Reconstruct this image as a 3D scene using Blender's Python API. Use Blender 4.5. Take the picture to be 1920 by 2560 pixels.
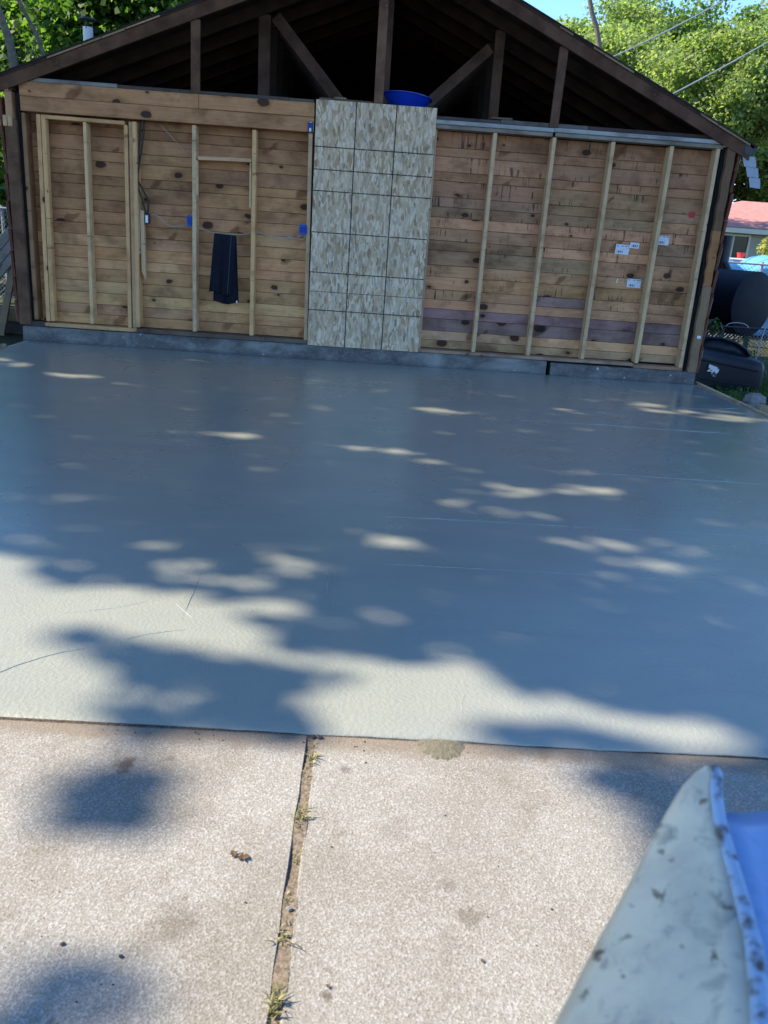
import bpy, math, random
import numpy as np
from mathutils import Vector, Matrix

# ------------------------------------------------------------------ camera, sky, sun, exposure
scene = bpy.context.scene
for o in list(bpy.data.objects):
    bpy.data.objects.remove(o)
COL = scene.collection
rng = np.random.default_rng(7)
random.seed(7)

PITCH, YAW, ROLL = 0.3290, 0.0294, 0.0705
cam_d = bpy.data.cameras.new('camera')
cam = bpy.data.objects.new('camera', cam_d)
COL.objects.link(cam)
scene.camera = cam
fw = Vector((math.sin(YAW)*math.cos(PITCH), math.cos(YAW)*math.cos(PITCH), -math.sin(PITCH)))
rt = Vector((math.cos(YAW), -math.sin(YAW), 0))
up = rt.cross(fw)
rt2 = math.cos(ROLL)*rt + math.sin(ROLL)*up
up2 = -math.sin(ROLL)*rt + math.cos(ROLL)*up
m = Matrix((rt2, up2, -fw)).transposed().to_4x4()
m.translation = Vector((-0.0217, -9.0369, 1.3378))
cam.matrix_world = m
cam_d.sensor_fit = 'VERTICAL'
cam_d.sensor_height = 36.0
cam_d.lens = 28.37
cam_d.clip_start = 0.02
cam_d.clip_end = 2000
cam_d.dof.use_dof = True
cam_d.dof.focus_distance = 6.0
cam_d.dof.aperture_fstop = 8.5
scene.render.resolution_x = 768
scene.render.resolution_y = 1024

SUN = Vector((-0.72, 0.11, 0.69)).normalized()        # towards the sun
elev = math.asin(SUN.z)
world = bpy.data.worlds.new('World')
scene.world = world
world.use_nodes = True
wn = world.node_tree
bg = wn.nodes['Background']
sky = wn.nodes.new('ShaderNodeTexSky')
sky.sky_type = 'NISHITA'
sky.sun_disc = False
sky.sun_elevation = elev
sky.sun_rotation = math.atan2(SUN.x, SUN.y)
sky.air_density = 1.0
sky.dust_density = 0.05
sky.ozone_density = 9.0
wn.links.new(sky.outputs[0], bg.inputs[0])
bg.inputs[1].default_value = 0.15
sd = bpy.data.lights.new('sun', 'SUN')
sd.energy = 4.3
sd.angle = math.radians(0.53)
sd.color = (1.0, 0.875, 0.69)
sun = bpy.data.objects.new('sun', sd)
COL.objects.link(sun)
sun.location = (-20, 0, 20)
sun.rotation_euler = SUN.to_track_quat('Z', 'Y').to_euler()
vs = scene.view_settings
vs.view_transform = 'Standard'
vs.look = 'None'
vs.gamma = 1.0
vs.use_curve_mapping = False
vs.exposure = 1.4
try:
    scene.cycles.max_bounces = 8
    scene.cycles.transparent_max_bounces = 8
except Exception:
    pass

# ------------------------------------------------------------------ mesh helpers
class MB:
    def __init__(s):
        s.v = []; s.f = []
    def add(s, v, f):
        o = len(s.v)
        s.v += [tuple(p) for p in v]
        s.f += [tuple(i+o for i in q) for q in f]
        return s
    def box(s, lo, hi, ch=0.0):
        """box with chamfered edges"""
        x0, y0, z0 = lo; x1, y1, z1 = hi
        c = min(ch, .45*min(x1-x0, y1-y0, z1-z0))
        if c <= 0:
            v = [(x, y, z) for x in (x0, x1) for y in (y0, y1) for z in (z0, z1)]
            return s.add(v, [(0, 1, 3, 2), (4, 6, 7, 5), (0, 4, 5, 1), (2, 3, 7, 6), (0, 2, 6, 4), (1, 5, 7, 3)])
        V = []; idx = {}
        for i in (0, 1):
            for j in (0, 1):
                for k in (0, 1):
                    p = [(x0, x1)[i], (y0, y1)[j], (z0, z1)[k]]
                    d = [c if b == 0 else -c for b in (i, j, k)]
                    for a in range(3):
                        q = [p[t] + (0 if t == a else d[t]) for t in range(3)]
                        idx[(i, j, k, a)] = len(V); V.append(q)
        F = []
        for a in range(3):
            b, cc = (a+1) % 3, (a+2) % 3
            for sgn in (0, 1):
                q = []
                for (u, w) in ((0, 0), (1, 0), (1, 1), (0, 1)):
                    t = [0, 0, 0]; t[a] = sgn; t[b] = u; t[cc] = w
                    q.append(idx[(t[0], t[1], t[2], a)])
                F.append(tuple(q if sgn else q[::-1]))
            for u in (0, 1):            # edges along axis a
                for w in (0, 1):
                    t0 = [0, 0, 0]; t0[b] = u; t0[cc] = w
                    t1 = list(t0); t1[a] = 1
                    q = [idx[(*t0, b)], idx[(*t1, b)], idx[(*t1, cc)], idx[(*t0, cc)]]
                    F.append(tuple(q if (u != w) else q[::-1]))
        for i in (0, 1):
            for j in (0, 1):
                for k in (0, 1):
                    q = [idx[(i, j, k, a)] for a in range(3)]
                    F.append(tuple(q if (i+j+k) % 2 else q[::-1]))
        return s.add(V, F)
    def beam(s, a, b, w, d, updir=(0, 1, 0), ch=.003):
        """bar from a to b; w across, d along updir"""
        a = Vector(a); b = Vector(b)
        x = (b-a); L = x.length; x.normalize()
        y = Vector(updir); y = (y - x*y.dot(x)).normalized(); z = x.cross(y)
        t = MB(); t.box((0, -d/2, -w/2), (L, d/2, w/2), ch)
        return s.add([a + x*p[0] + y*p[1] + z*p[2] for p in t.v], t.f)
    def tube(s, pts, rad, n=8, cap=True):
        pts = [Vector(p) for p in pts]
        if not hasattr(rad, '__len__'): rad = [rad]*len(pts)
        V = []; F = []
        prev = None
        for i, p in enumerate(pts):
            t = (pts[min(i+1, len(pts)-1)] - pts[max(i-1, 0)])
            if t.length < 1e-9: t = Vector((0, 0, 1))
            t.normalize()
            if prev is None:
                u = t.orthogonal().normalized()
            else:
                u = prev - t*prev.dot(t)
                u = u.normalized() if u.length > 1e-6 else t.orthogonal().normalized()
            prev = u; w = t.cross(u)
            for k in range(n):
                an = 2*math.pi*k/n
                V.append(p + (u*math.cos(an) + w*math.sin(an))*rad[i])
        for i in range(len(pts)-1):
            for k in range(n):
                F.append((i*n+k, i*n+(k+1) % n, (i+1)*n+(k+1) % n, (i+1)*n+k))
        if cap:
            F.append(tuple(range(n))[::-1]); F.append(tuple((len(pts)-1)*n+k for k in range(n)))
        return s.add(V, F)
    def lathe(s, prof, center, n=40):
        V = []; F = []
        for (r, z) in prof:
            for k in range(n):
                an = 2*math.pi*k/n
                V.append((center[0]+r*math.cos(an), center[1]+r*math.sin(an), center[2]+z))
        for i in range(len(prof)-1):
            for k in range(n):
                F.append((i*n+k, i*n+(k+1) % n, (i+1)*n+(k+1) % n, (i+1)*n+k))
        return s.add(V, F)
    def move(s, fn):
        s.v = [tuple(fn(Vector(p))) for p in s.v]; return s
    def build(s, name, mat, parent=None, smooth=False, color=None, origin=None):
        me = bpy.data.meshes.new(name)
        v = s.v
        me.from_pydata(v, [], s.f)
        me.materials.append(mat)
        if smooth:
            me.polygons.foreach_set('use_smooth', [True]*len(me.polygons))
        me.update()
        o = bpy.data.objects.new(name, me)
        COL.objects.link(o)
        if origin is not None: o.location = origin
        if color: o.color = (*color, 1)
        if parent is not None: o.parent = parent
        return o

def np_mesh(name, V, quads, mat, parent=None):
    me = bpy.data.meshes.new(name)
    V = np.asarray(V, np.float32); Q = np.asarray(quads, np.int32)
    me.vertices.add(len(V)); me.vertices.foreach_set('co', V.ravel())
    k = Q.shape[1]
    me.loops.add(Q.size); me.loops.foreach_set('vertex_index', Q.ravel())
    me.polygons.add(len(Q)); me.polygons.foreach_set('loop_start', np.arange(0, Q.size, k, dtype=np.int32))
    me.update(calc_edges=True)
    me.materials.append(mat)
    o = bpy.data.objects.new(name, me)
    COL.objects.link(o)
    if parent is not None: o.parent = parent
    return o

def empty(name, loc=(0, 0, 0)):
    o = bpy.data.objects.new(name, None)
    o.empty_display_size = .1
    o.location = loc
    COL.objects.link(o)
    return o

def tag(o, label, cat, group=None):
    o['label'] = label; o['category'] = cat
    if group: o['group'] = group
    return o
def structure(o):
    o['kind'] = 'structure'; return o
def stuff(o, label=None, cat=None):
    o['kind'] = 'stuff'
    if label: o['label'] = label; o['category'] = cat
    return o

# ------------------------------------------------------------------ material helpers
class NT:
    def __init__(s, name):
        s.m = bpy.data.materials.new(name); s.m.use_nodes = True
        s.t = s.m.node_tree; s.n = s.t.nodes; s.l = s.t.links
        s.b = s.n['Principled BSDF']; s.out = s.n['Material Output']
    def node(s, typ, **kw):
        n = s.n.new(typ)
        for k, v in kw.items(): setattr(n, k, v)
        return n
    def link(s, a, b): s.l.new(a, b)
    def set(s, sock, v):
        if isinstance(v, bpy.types.NodeSocket): s.l.new(v, sock)
        else: sock.default_value = v
    def coord(s, kind='Object', scale=(1, 1, 1), rnd=False, rot=(0, 0, 0)):
        tc = s.node('ShaderNodeTexCoord')
        o = tc.outputs[kind]
        mp = s.node('ShaderNodeMapping'); mp.inputs['Scale'].default_value = scale; mp.inputs['Rotation'].default_value = rot
        if rnd:
            oi = s.node('ShaderNodeObjectInfo')
            vm = s.node('ShaderNodeVectorMath', operation='MULTIPLY_ADD')
            cb = s.node('ShaderNodeCombineXYZ')
            for i in range(3): s.link(oi.outputs['Random'], cb.inputs[i])
            s.link(cb.outputs[0], vm.inputs[0]); vm.inputs[1].default_value = (31.7, 17.3, 23.9); s.link(o, vm.inputs[2])
            o = vm.outputs[0]
        s.link(o, mp.inputs['Vector'])
        return mp.outputs[0]
    def noise(s, vec, scale, detail=4, rough=.55, dist=0.0, out='Fac'):
        n = s.node('ShaderNodeTexNoise')
        s.link(vec, n.inputs['Vector']); n.inputs['Scale'].default_value = scale
        n.inputs['Detail'].default_value = detail; n.inputs['Roughness'].default_value = rough; n.inputs['Distortion'].default_value = dist
        return n.outputs[out]
    def voro(s, vec, scale, feature='F1', out='Distance', rnd=1.0):
        n = s.node('ShaderNodeTexVoronoi'); n.feature = feature
        s.link(vec, n.inputs['Vector']); n.inputs['Scale'].default_value = scale; n.inputs['Randomness'].default_value = rnd
        return n.outputs[out]
    def ramp(s, fac, stops, interp='LINEAR'):
        n = s.node('ShaderNodeValToRGB'); n.color_ramp.interpolation = interp
        e = n.color_ramp.elements
        while len(e) < len(stops): e.new(.5)
        for i, (p, c) in enumerate(stops):
            e[i].position = p
            e[i].color = (*c, 1) if hasattr(c, '__len__') else (c, c, c, 1)
        s.link(fac, n.inputs[0])
        return n.outputs[0]
    def math(s, op, a, b=0.0, c=0.0, clamp=False):
        n = s.node('ShaderNodeMath', operation=op); n.use_clamp = clamp
        s.set(n.inputs[0], a); s.set(n.inputs[1], b); s.set(n.inputs[2], c)
        return n.outputs[0]
    def mix(s, fac, a, b, mode='MIX'):
        n = s.node('ShaderNodeMix', data_type='RGBA', blend_type=mode)
        s.set(n.inputs[0], fac)
        for k, v in ((6, a), (7, b)):
            if isinstance(v, tuple): v = (*v, 1) if len(v) == 3 else v
            s.set(n.inputs[k], v)
        return n.outputs[2]
    def sep(s, vec):
        n = s.node('ShaderNodeSeparateXYZ'); s.link(vec, n.inputs[0]); return n.outputs
    def bump(s, h, strength, dist=.01, normal=None):
        n = s.node('ShaderNodeBump'); s.link(h, n.inputs['Height'])
        n.inputs['Strength'].default_value = strength; n.inputs['Distance'].default_value = dist
        if normal: s.link(normal, n.inputs['Normal'])
        s.link(n.outputs[0], s.b.inputs['Normal']); return n.outputs[0]
    def fin(s, col=None, rough=None, spec=None, metal=None):
        if col is not None: s.set(s.b.inputs['Base Color'], (*col, 1) if isinstance(col, tuple) and len(col) == 3 else col)
        if rough is not None: s.set(s.b.inputs['Roughness'], rough)
        if spec is not None: s.set(s.b.inputs['Specular IOR Level'], spec)
        if metal is not None: s.set(s.b.inputs['Metallic'], metal)
        return s.m

def wood(name, base=None, axis='X', knots=1.0, drip=0.0, contrast=1.0, rough=.75, blotch=.8):
    """sawn timber; base None = the object's own colour"""
    t = NT(name)
    if base is None:
        oi = t.node('ShaderNodeObjectInfo'); base = oi.outputs['Color']
    sc = {'X': (1.2, 22, 22), 'Z': (22, 22, 1.2), 'Y': (22, 1.2, 22)}[axis]
    g = t.noise(t.coord('Object', sc, True), 1.6, 5, .6, .4)
    g2 = t.noise(t.coord('Object', tuple(3*q for q in sc), True), 2.5, 3, .6)
    b = t.noise(t.coord('Object', (1.6, 1.6, 2.2), True), 2.2, 4, .6, .3)
    col = t.mix(t.math('MULTIPLY', t.ramp(g, [(.3, 0), (.72, 1)]), .45*contrast), base, t.mix(1, base, (.60, .52, .46), 'MULTIPLY'))
    col = t.mix(t.math('MULTIPLY', t.ramp(g2, [(.42, 0), (.62, 1)]), .22*contrast), col, t.mix(1, col, (.5, .42, .36), 'MULTIPLY'))
    col = t.mix(t.math('MULTIPLY', t.ramp(b, [(.48, 0), (.70, 1)]), blotch), col, t.mix(1, col, (.48, .43, .41), 'MULTIPLY'))
    b2 = t.noise(t.coord('Object', (2.5, 2.5, 3.5), True), 1.3, 3, .6, .2)
    col = t.mix(t.math('MULTIPLY', t.ramp(b2, [(.55, 0), (.75, 1)]), .35), col, t.mix(1, col, (1.25, 1.22, 1.18), 'MULTIPLY'))
    if knots:
        kv = t.sep(t.coord('Object', {'X': (2.6, 1, 4.2), 'Z': (4.2, 1, 2.6), 'Y': (3, 3, 3)}[axis], True))
        cb = t.node('ShaderNodeCombineXYZ'); t.link(kv[0], cb.inputs[0]); t.link(kv[2], cb.inputs[1])
        wob = t.noise(t.coord('Object', (14, 14, 14), True), 1.0, 2, .5, 0, 'Color')
        ad = t.node('ShaderNodeVectorMath', operation='MULTIPLY_ADD')
        t.link(wob, ad.inputs[0]); ad.inputs[1].default_value = (.10, .10, 0); t.link(cb.outputs[0], ad.inputs[2])
        vn = t.node('ShaderNodeTexVoronoi'); vn.voronoi_dimensions = '2D'; vn.feature = 'F1'; t.link(ad.outputs[0], vn.inputs['Vector']); vn.inputs['Scale'].default_value = 1.0
        cr = t.sep(vn.outputs['Color'])
        r = t.math('MULTIPLY', t.math('MAXIMUM', t.math('SUBTRACT', cr[0], 1-.55*knots), 0.0), .42)
        core = t.math('SUBTRACT', 1.0, t.math('DIVIDE', vn.outputs['Distance'], t.math('MAXIMUM', r, .004)), clamp=True)
        halo = t.math('SUBTRACT', 1.0, t.math('DIVIDE', vn.outputs['Distance'], t.math('MAXIMUM', t.math('MULTIPLY', r, 2.1), .006)), clamp=True)
        on = t.math('GREATER_THAN', r, .012)
        col = t.mix(t.math('MULTIPLY', t.math('MULTIPLY', halo, on), .65), col, t.mix(1, col, (.50, .36, .26), 'MULTIPLY'))
        col = t.mix(t.math('MULTIPLY', t.ramp(core, [(.12, 0), (.32, 1)]), t.math('MULTIPLY', on, .92)), col, (.032, .018, .013))
    if knots:
        sv = t.sep(t.coord('Object', (1, 1, 1), True, (0, {'X': .75, 'Z': .2, 'Y': 0}[axis], 0)))
        cb = t.node('ShaderNodeCombineXYZ'); t.link(t.math('MULTIPLY', sv[0], 2.0), cb.inputs[0]); t.link(t.math('MULTIPLY', sv[2], 5.0), cb.inputs[1])
        ad = t.node('ShaderNodeVectorMath', operation='MULTIPLY_ADD')
        t.link(wob, ad.inputs[0]); ad.inputs[1].default_value = (.25, .25, 0); t.link(cb.outputs[0], ad.inputs[2])
        vn = t.node('ShaderNodeTexVoronoi'); vn.voronoi_dimensions = '2D'; t.link(ad.outputs[0], vn.inputs['Vector']); vn.inputs['Scale'].default_value = 1.0
        r = t.math('MULTIPLY', t.math('MAXIMUM', t.math('SUBTRACT', t.sep(vn.outputs['Color'])[1], 1-.30*knots), 0.0), 1.1)
        core = t.math('SUBTRACT', 1.0, t.math('DIVIDE', vn.outputs['Distance'], t.math('MAXIMUM', r, .004)), clamp=True)
        col = t.mix(t.math('MULTIPLY', t.ramp(core, [(.0, 0), (.45, 1)]), t.math('MULTIPLY', t.math('GREATER_THAN', r, .03), .72)), col, t.mix(1, col, (.36, .27, .23), 'MULTIPLY'))
    if knots and axis == 'X':
        ws = t.noise(t.coord('Object', (1, 1, 1.5)), 1.5, 5, .65, .5)
        col = t.mix(t.math('MULTIPLY', t.ramp(ws, [(.50, 0), (.68, 1)]), .5+.25*drip), col, t.mix(1, col, (.40, .36, .36), 'MULTIPLY'))
        wl = t.noise(t.coord('Object', (1, 1, 2.5)), 2.3, 4, .6, .3)
        col = t.mix(t.math('MULTIPLY', t.ramp(wl, [(.55, 0), (.72, 1)]), .4), col, t.mix(1, col, (1.35, 1.36, 1.38), 'MULTIPLY'))
        sp = t.noise(t.coord('Object', (1, 1, 1), True), 55, 2, .5)
        col = t.mix(t.ramp(sp, [(.735, 0), (.76, .8)]), col, (.03, .02, .016))
    if axis == 'Z':
        tk = t.noise(t.coord('Object', (6, 6, 60), True), 1.0, 2, .5)
        col = t.mix(t.ramp(tk, [(.70, 0), (.73, .75)]), col, (.04, .028, .02))
    if drip:
        dv = t.noise(t.coord('Object', (38, 1, 2.2), True), 1.0, 3, .6)
        dm = t.noise(t.coord('Object', (1.7, 1, 6), True), 1.6, 2, .5)
        f = t.math('MULTIPLY', t.ramp(dv, [(.56, 0), (.66, 1)]), t.ramp(dm, [(.46, 0), (.58, 1)]))
        col = t.mix(t.math('MULTIPLY', f, .85*drip), col, (.018, .014, .013))
    t.bump(g, .25, .004)
    return t.fin(col, rough, .25)

def plain(name, col, rough=.6, spec=.3, var=.25, scale=9, bump=0.0, metal=0.0):
    t = NT(name)
    n = t.noise(t.coord('Object', (1, 1, 1), True), scale, 5, .6)
    c = t.mix(t.math('MULTIPLY', t.ramp(n, [(.35, 0), (.7, 1)]), var*1.6, clamp=True), col, tuple(q*.45 for q in col))
    if bump: t.bump(n, bump, .01)
    return t.fin(c, t.math('MULTIPLY_ADD', n, .2, rough-.1), spec, metal)

# ---- measured outlines on the slab plane (metres)
LIT_EDGE=[(-2.387, -5.868), (-1.559, -5.904), (-1.458, -5.895), (-1.369, -5.951), (-1.284, -6.048), (-1.208, -6.163), (-1.117, -6.205), (-1.022, -6.174), (-0.864, -6.169), (-0.716, -6.191), (-0.559, -6.222), (-0.45, -6.299), (-0.358, -6.403), (-0.268, -6.464), (-0.234, -6.521), (-0.269, -6.597), (-0.119, -6.615), (0.084, -6.624), (0.241, -6.606), (0.359, -6.608), (0.433, -6.647), (0.475, -6.732), (0.524, -6.804), (0.664, -6.837), (0.802, -6.87), (0.869, -6.889), (0.974, -6.898), (1.034, -6.892), (1.109, -6.923), (1.182, -7.0), (1.215, -7.075)]
DARK=[([(-0.982, -6.603), (-0.967, -6.559), (-0.911, -6.561), (-0.863, -6.588), (-0.742, -6.607), (-0.623, -6.617), (-0.539, -6.648), (-0.416, -6.696), (-0.264, -6.709), (-0.186, -6.73), (0.009, -6.738), (-0.035, -6.786), (-0.144, -6.797), (-0.176, -6.842), (-0.244, -6.876), (-0.344, -6.912), (-0.398, -6.885), (-0.441, -6.843), (-0.498, -6.807), (-0.618, -6.792), (-0.676, -6.84), (-0.689, -6.895), (-0.751, -6.875), (-0.806, -6.769), (-0.884, -6.687)], 0.92), ([(-0.742, -6.99), (-0.735, -6.926), (-0.674, -6.946), (-0.569, -6.985), (-0.434, -6.984), (-0.372, -6.953), (-0.208, -6.885), (-0.17, -6.983), (-0.156, -7.064), (-0.283, -7.093), (-0.476, -7.099), (-0.606, -7.094), (-0.691, -7.068)], 0.8), ([(-0.688, -6.799), (-0.47, -6.804), (-0.383, -6.89), (-0.403, -6.969), (-0.572, -6.973), (-0.682, -6.921)], 0.45), ([(-0.767, -7.356), (-0.75, -7.309), (-0.668, -7.293), (-0.576, -7.285), (-0.49, -7.297), (-0.439, -7.365), (-0.447, -7.401), (-0.48, -7.445), (-0.536, -7.497), (-0.579, -7.53), (-0.653, -7.497), (-0.729, -7.439)], 0.85), ([(-0.604, -7.188), (-0.502, -7.2), (-0.467, -7.295), (-0.543, -7.32)], 0.5), ([(-0.699, -7.835), (-0.584, -7.871), (-0.502, -7.856), (-0.44, -7.873), (-0.375, -7.919), (-0.354, -8.05), (-0.596, -8.06)], 0.55), ([(-0.506, -7.963), (-0.457, -7.952), (-0.412, -7.963), (-0.37, -8.051), (-0.491, -8.056)], 0.6), ([(0.51, -7.185), (0.592, -7.157), (0.722, -7.157), (0.93, -7.118), (1.277, -7.088), (1.145, -7.35), (0.982, -7.309), (0.864, -7.3), (0.773, -7.298), (0.722, -7.265), (0.64, -7.224)], 0.88), ([(0.337, -7.024), (0.561, -6.992), (0.697, -6.997), (0.797, -7.011), (0.856, -7.04), (0.907, -7.069), (1.181, -7.089), (1.151, -7.155), (0.872, -7.094), (0.607, -7.09), (0.409, -7.091)], 0.7)]
SPOTS=[(-3.513, -1.342, 0.065, 0.063, 1), (-3.247, -1.614, 0.115, 0.082, 1), (-2.743, -1.954, 0.09, 0.065, 1), (-2.511, -1.96, 0.091, 0.075, 1), (-2.601, -2.127, 0.059, 0.042, 0.8), (-2.918, -1.542, 0.095, 0.048, 0.6), (-2.626, -1.528, 0.127, 0.054, 0.6), (-1.844, -0.661, 0.071, 0.044, 1), (-2.625, -3.215, 0.076, 0.026, 0.9), (-1.937, -3.427, 0.089, 0.042, 0.6), (-1.289, -2.948, 0.071, 0.041, 0.7), (-1.199, -3.717, 0.124, 0.051, 1), (-0.877, -3.696, 0.149, 0.064, 1), (-0.752, -3.851, 0.16, 0.067, 0.6), (-0.753, -4.413, 0.089, 0.054, 0.75), (-1.327, -5.096, 0.126, 0.051, 1), (-1.53, -5.214, 0.092, 0.028, 1), (-1.745, -5.163, 0.104, 0.032, 0.6), (-1.403, -4.972, 0.091, 0.035, 0.5), (0.011, -3.853, 0.169, 0.061, 1), (-2.493, -0.543, 0.06, 0.038, 0.8), (-3.247, -0.375, 0.049, 0.032, 0.7), (-0.683, -1.001, 0.092, 0.041, 0.6), (0.525, -2.438, 0.183, 0.067, 1), (0.743, -2.472, 0.086, 0.043, 0.9), (2.474, -1.393, 0.135, 0.05, 0.8), (2.628, -1.542, 0.198, 0.091, 1), (2.739, -1.793, 0.321, 0.08, 1), (3.234, -1.939, 0.338, 0.122, 1), (3.129, -1.671, 0.284, 0.059, 0.8), (1.878, -2.091, 0.337, 0.079, 0.75), (0.148, -3.862, 0.122, 0.061, 1), (0.347, -3.861, 0.085, 0.048, 0.7), (0.416, -4.103, 0.103, 0.031, 1), (1.379, -4.066, 0.098, 0.034, 0.75), (0.746, -4.639, 0.26, 0.082, 1), (1.309, -4.524, 0.24, 0.091, 1), (0.635, -4.892, 0.214, 0.065, 0.75), (0.897, -5.045, 0.183, 0.061, 0.75), (1.712, -4.675, 0.146, 0.058, 0.5), (0.155, -5.563, 0.107, 0.071, 1), (0.368, -5.579, 0.171, 0.05, 0.75), (0.712, -5.37, 0.113, 0.03, 0.5), (1.094, -5.429, 0.19, 0.08, 1), (1.543, -5.402, 0.141, 0.075, 0.85), (1.348, -5.613, 0.204, 0.064, 0.75), (-0.292, -5.883, 0.151, 0.065, 1), (-0.749, -6.01, 0.112, 0.056, 1), (-0.454, -6.04, 0.159, 0.073, 1), (-0.878, -5.912, 0.125, 0.042, 0.5), (-1.038, -5.742, 0.116, 0.048, 0.8), (-0.141, -6.265, 0.193, 0.105, 0.9)]
RIDGES=[[(-0.656, -5.965), (-0.652, -6.116), (-0.644, -6.275), (-0.641, -6.383), (-0.639, -6.448)], [(-0.114, -5.844), (-0.112, -6.015), (-0.107, -6.213), (-0.102, -6.383)], [(-0.14, -5.899), (-0.14, -6.11), (-0.139, -6.298)], [(-1.096, -6.851), (-1.066, -6.805), (-1.009, -6.75), (-0.958, -6.711), (-0.901, -6.682)], [(-0.789, -6.604), (-0.724, -6.558), (-0.609, -6.51)], [(0.377, -6.698), (0.341, -6.802), (0.321, -6.897), (0.317, -6.973), (0.318, -7.026)], [(0.804, -6.914), (0.815, -6.974), (0.823, -7.038)], [(0.368, -6.526), (0.454, -6.49), (0.55, -6.453), (0.633, -6.411), (0.779, -6.331), (0.926, -6.269), (1.116, -6.235)], [(0.766, -6.496), (0.788, -6.639), (0.796, -6.811)], [(-1.27, -6.455), (-1.201, -6.465), (-1.134, -6.471), (-1.035, -6.434), (-0.889, -6.377), (-0.792, -6.305), (-0.688, -6.311), (-0.605, -6.416), (-0.461, -6.434), (-0.379, -6.433)], [(0.089, -5.813), (0.391, -5.806), (0.797, -5.796), (1.205, -5.799), (1.407, -5.808), (1.777, -5.804)], [(0.093, -5.187), (0.565, -5.171), (1.041, -5.17), (1.585, -5.154), (2.084, -5.143)], [(0.1, -4.106), (0.687, -4.116), (1.281, -4.104), (1.997, -4.103), (2.558, -4.121)], [(0.11, -2.55), (1.049, -2.621), (1.814, -2.586), (2.476, -2.608), (2.959, -2.598)], [(2.846, -1.549), (3.051, -1.591), (3.303, -1.511), (3.589, -1.366)], [(-0.852, -3.041), (-0.827, -4.3), (-0.667, -5.334)]]
# ------------------------------------------------------------------ materials
PLANK = wood('plank_wood', None, 'X', 1.0, 0.0, 1.0)
PLANKD = wood('plank_wood_streaked', None, 'X', .8, 1.0, 1.1)
STUD = wood('stud_wood', None, 'Z', .4, 0.0, 1.0, blotch=.6)
PLATE = wood('plate_wood', None, 'X', .4, 0.0, .9)
WOODY = wood('form_board_wood', None, 'Y', 0, 0, .8)

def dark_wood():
    t = NT('charred_shaded_wood')
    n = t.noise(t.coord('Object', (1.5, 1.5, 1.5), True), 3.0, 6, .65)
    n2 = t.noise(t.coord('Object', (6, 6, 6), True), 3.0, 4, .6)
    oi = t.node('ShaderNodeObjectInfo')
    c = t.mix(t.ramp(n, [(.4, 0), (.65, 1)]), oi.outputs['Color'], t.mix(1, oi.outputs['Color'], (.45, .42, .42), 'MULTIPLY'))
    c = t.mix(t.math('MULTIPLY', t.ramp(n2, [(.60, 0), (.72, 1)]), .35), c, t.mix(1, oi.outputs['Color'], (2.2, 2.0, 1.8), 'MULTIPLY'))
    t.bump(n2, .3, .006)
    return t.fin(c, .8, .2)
CHAR_SHADED = dark_wood()

def new_concrete():
    t = NT('wet_new_concrete')
    v = t.coord('Object')
    big = t.noise(v, .55, 4, .6, .6)
    med = t.noise(v, 3.2, 5, .6, .4)
    fine = t.noise(v, 60, 3, .55)
    xyz = t.sep(v)
    col = t.mix(t.ramp(big, [(.35, 0), (.65, 1)]), (.296, .306, .260), (.268, .282, .246))
    col = t.mix(t.math('MULTIPLY', t.ramp(med, [(.45, 0), (.7, 1)]), .3), col, (.222, .258, .246))
    fl = t.noise(t.coord('Object', (.5, 3.2, 1), False, (0, 0, .12)), 1.4, 5, .6, .9)
    col = t.mix(t.math('MULTIPLY', t.ramp(fl, [(.46, 0), (.66, 1)]), .28), col, t.mix(1, col, (.72, .76, .80), 'MULTIPLY'))
    sw = t.noise(v, 1.3, 4, .6, 1.2)
    # orange-peel relief, stronger over the hand floated strip along the front
    wob = t.math('MULTIPLY_ADD', t.noise(v, 1.3, 2, .5), .9, xyz[1])
    front = t.math('MULTIPLY_ADD', t.math('MULTIPLY', t.math('ADD', wob, 5.35), -1.0), 2.2, 0.0, clamp=True)
    peel = t.noise(v, 75, 2, .5, .3)
    pits = t.ramp(t.voro(v, 26, 'F1'), [(.03, 0), (.07, 1)])
    h = t.math('ADD', t.math('MULTIPLY', peel, t.math('MULTIPLY_ADD', front, 2.1, .02)), t.math('MULTIPLY', t.noise(v, 3, 2, .4, .4), .10))
    h = t.math('ADD', h, t.math('MULTIPLY', pits, t.math('MULTIPLY', front, .12)))
    t.bump(h, .16, .012)
    # wet sheen, glossier towards the right hand edge
    wet = t.math('MULTIPLY_ADD', t.math('SUBTRACT', xyz[0], 1.6), .55, 0.0, clamp=True)
    r = t.math('MULTIPLY_ADD', t.noise(v, 1.1, 4, .6, 1.0), .20, .20)
    r = t.math('SUBTRACT', r, t.math('MULTIPLY', wet, .13))
    r = t.math('ADD', r, t.math('MULTIPLY', front, .12))
    r = t.math('ADD', r, t.math('MULTIPLY', t.math('SUBTRACT', sw, .5), .16))
    r = t.math('ADD', r, t.math('MULTIPLY', t.math('SUBTRACT', fl, .5), .10))
    r = t.math('MAXIMUM', r, .10)
    t.b.inputs['Coat Weight'].default_value = .6
    t.set(t.b.inputs['Coat Roughness'], t.math('MULTIPLY', r, 1.0)); t.b.inputs['Coat IOR'].default_value = 1.45
    return t.fin(col, r, .5)
NEWCON = new_concrete()
RIDGEMAT = plain('trowel_ridge_concrete', (.28, .285, .27), .45, .5, .2, 40)

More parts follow.
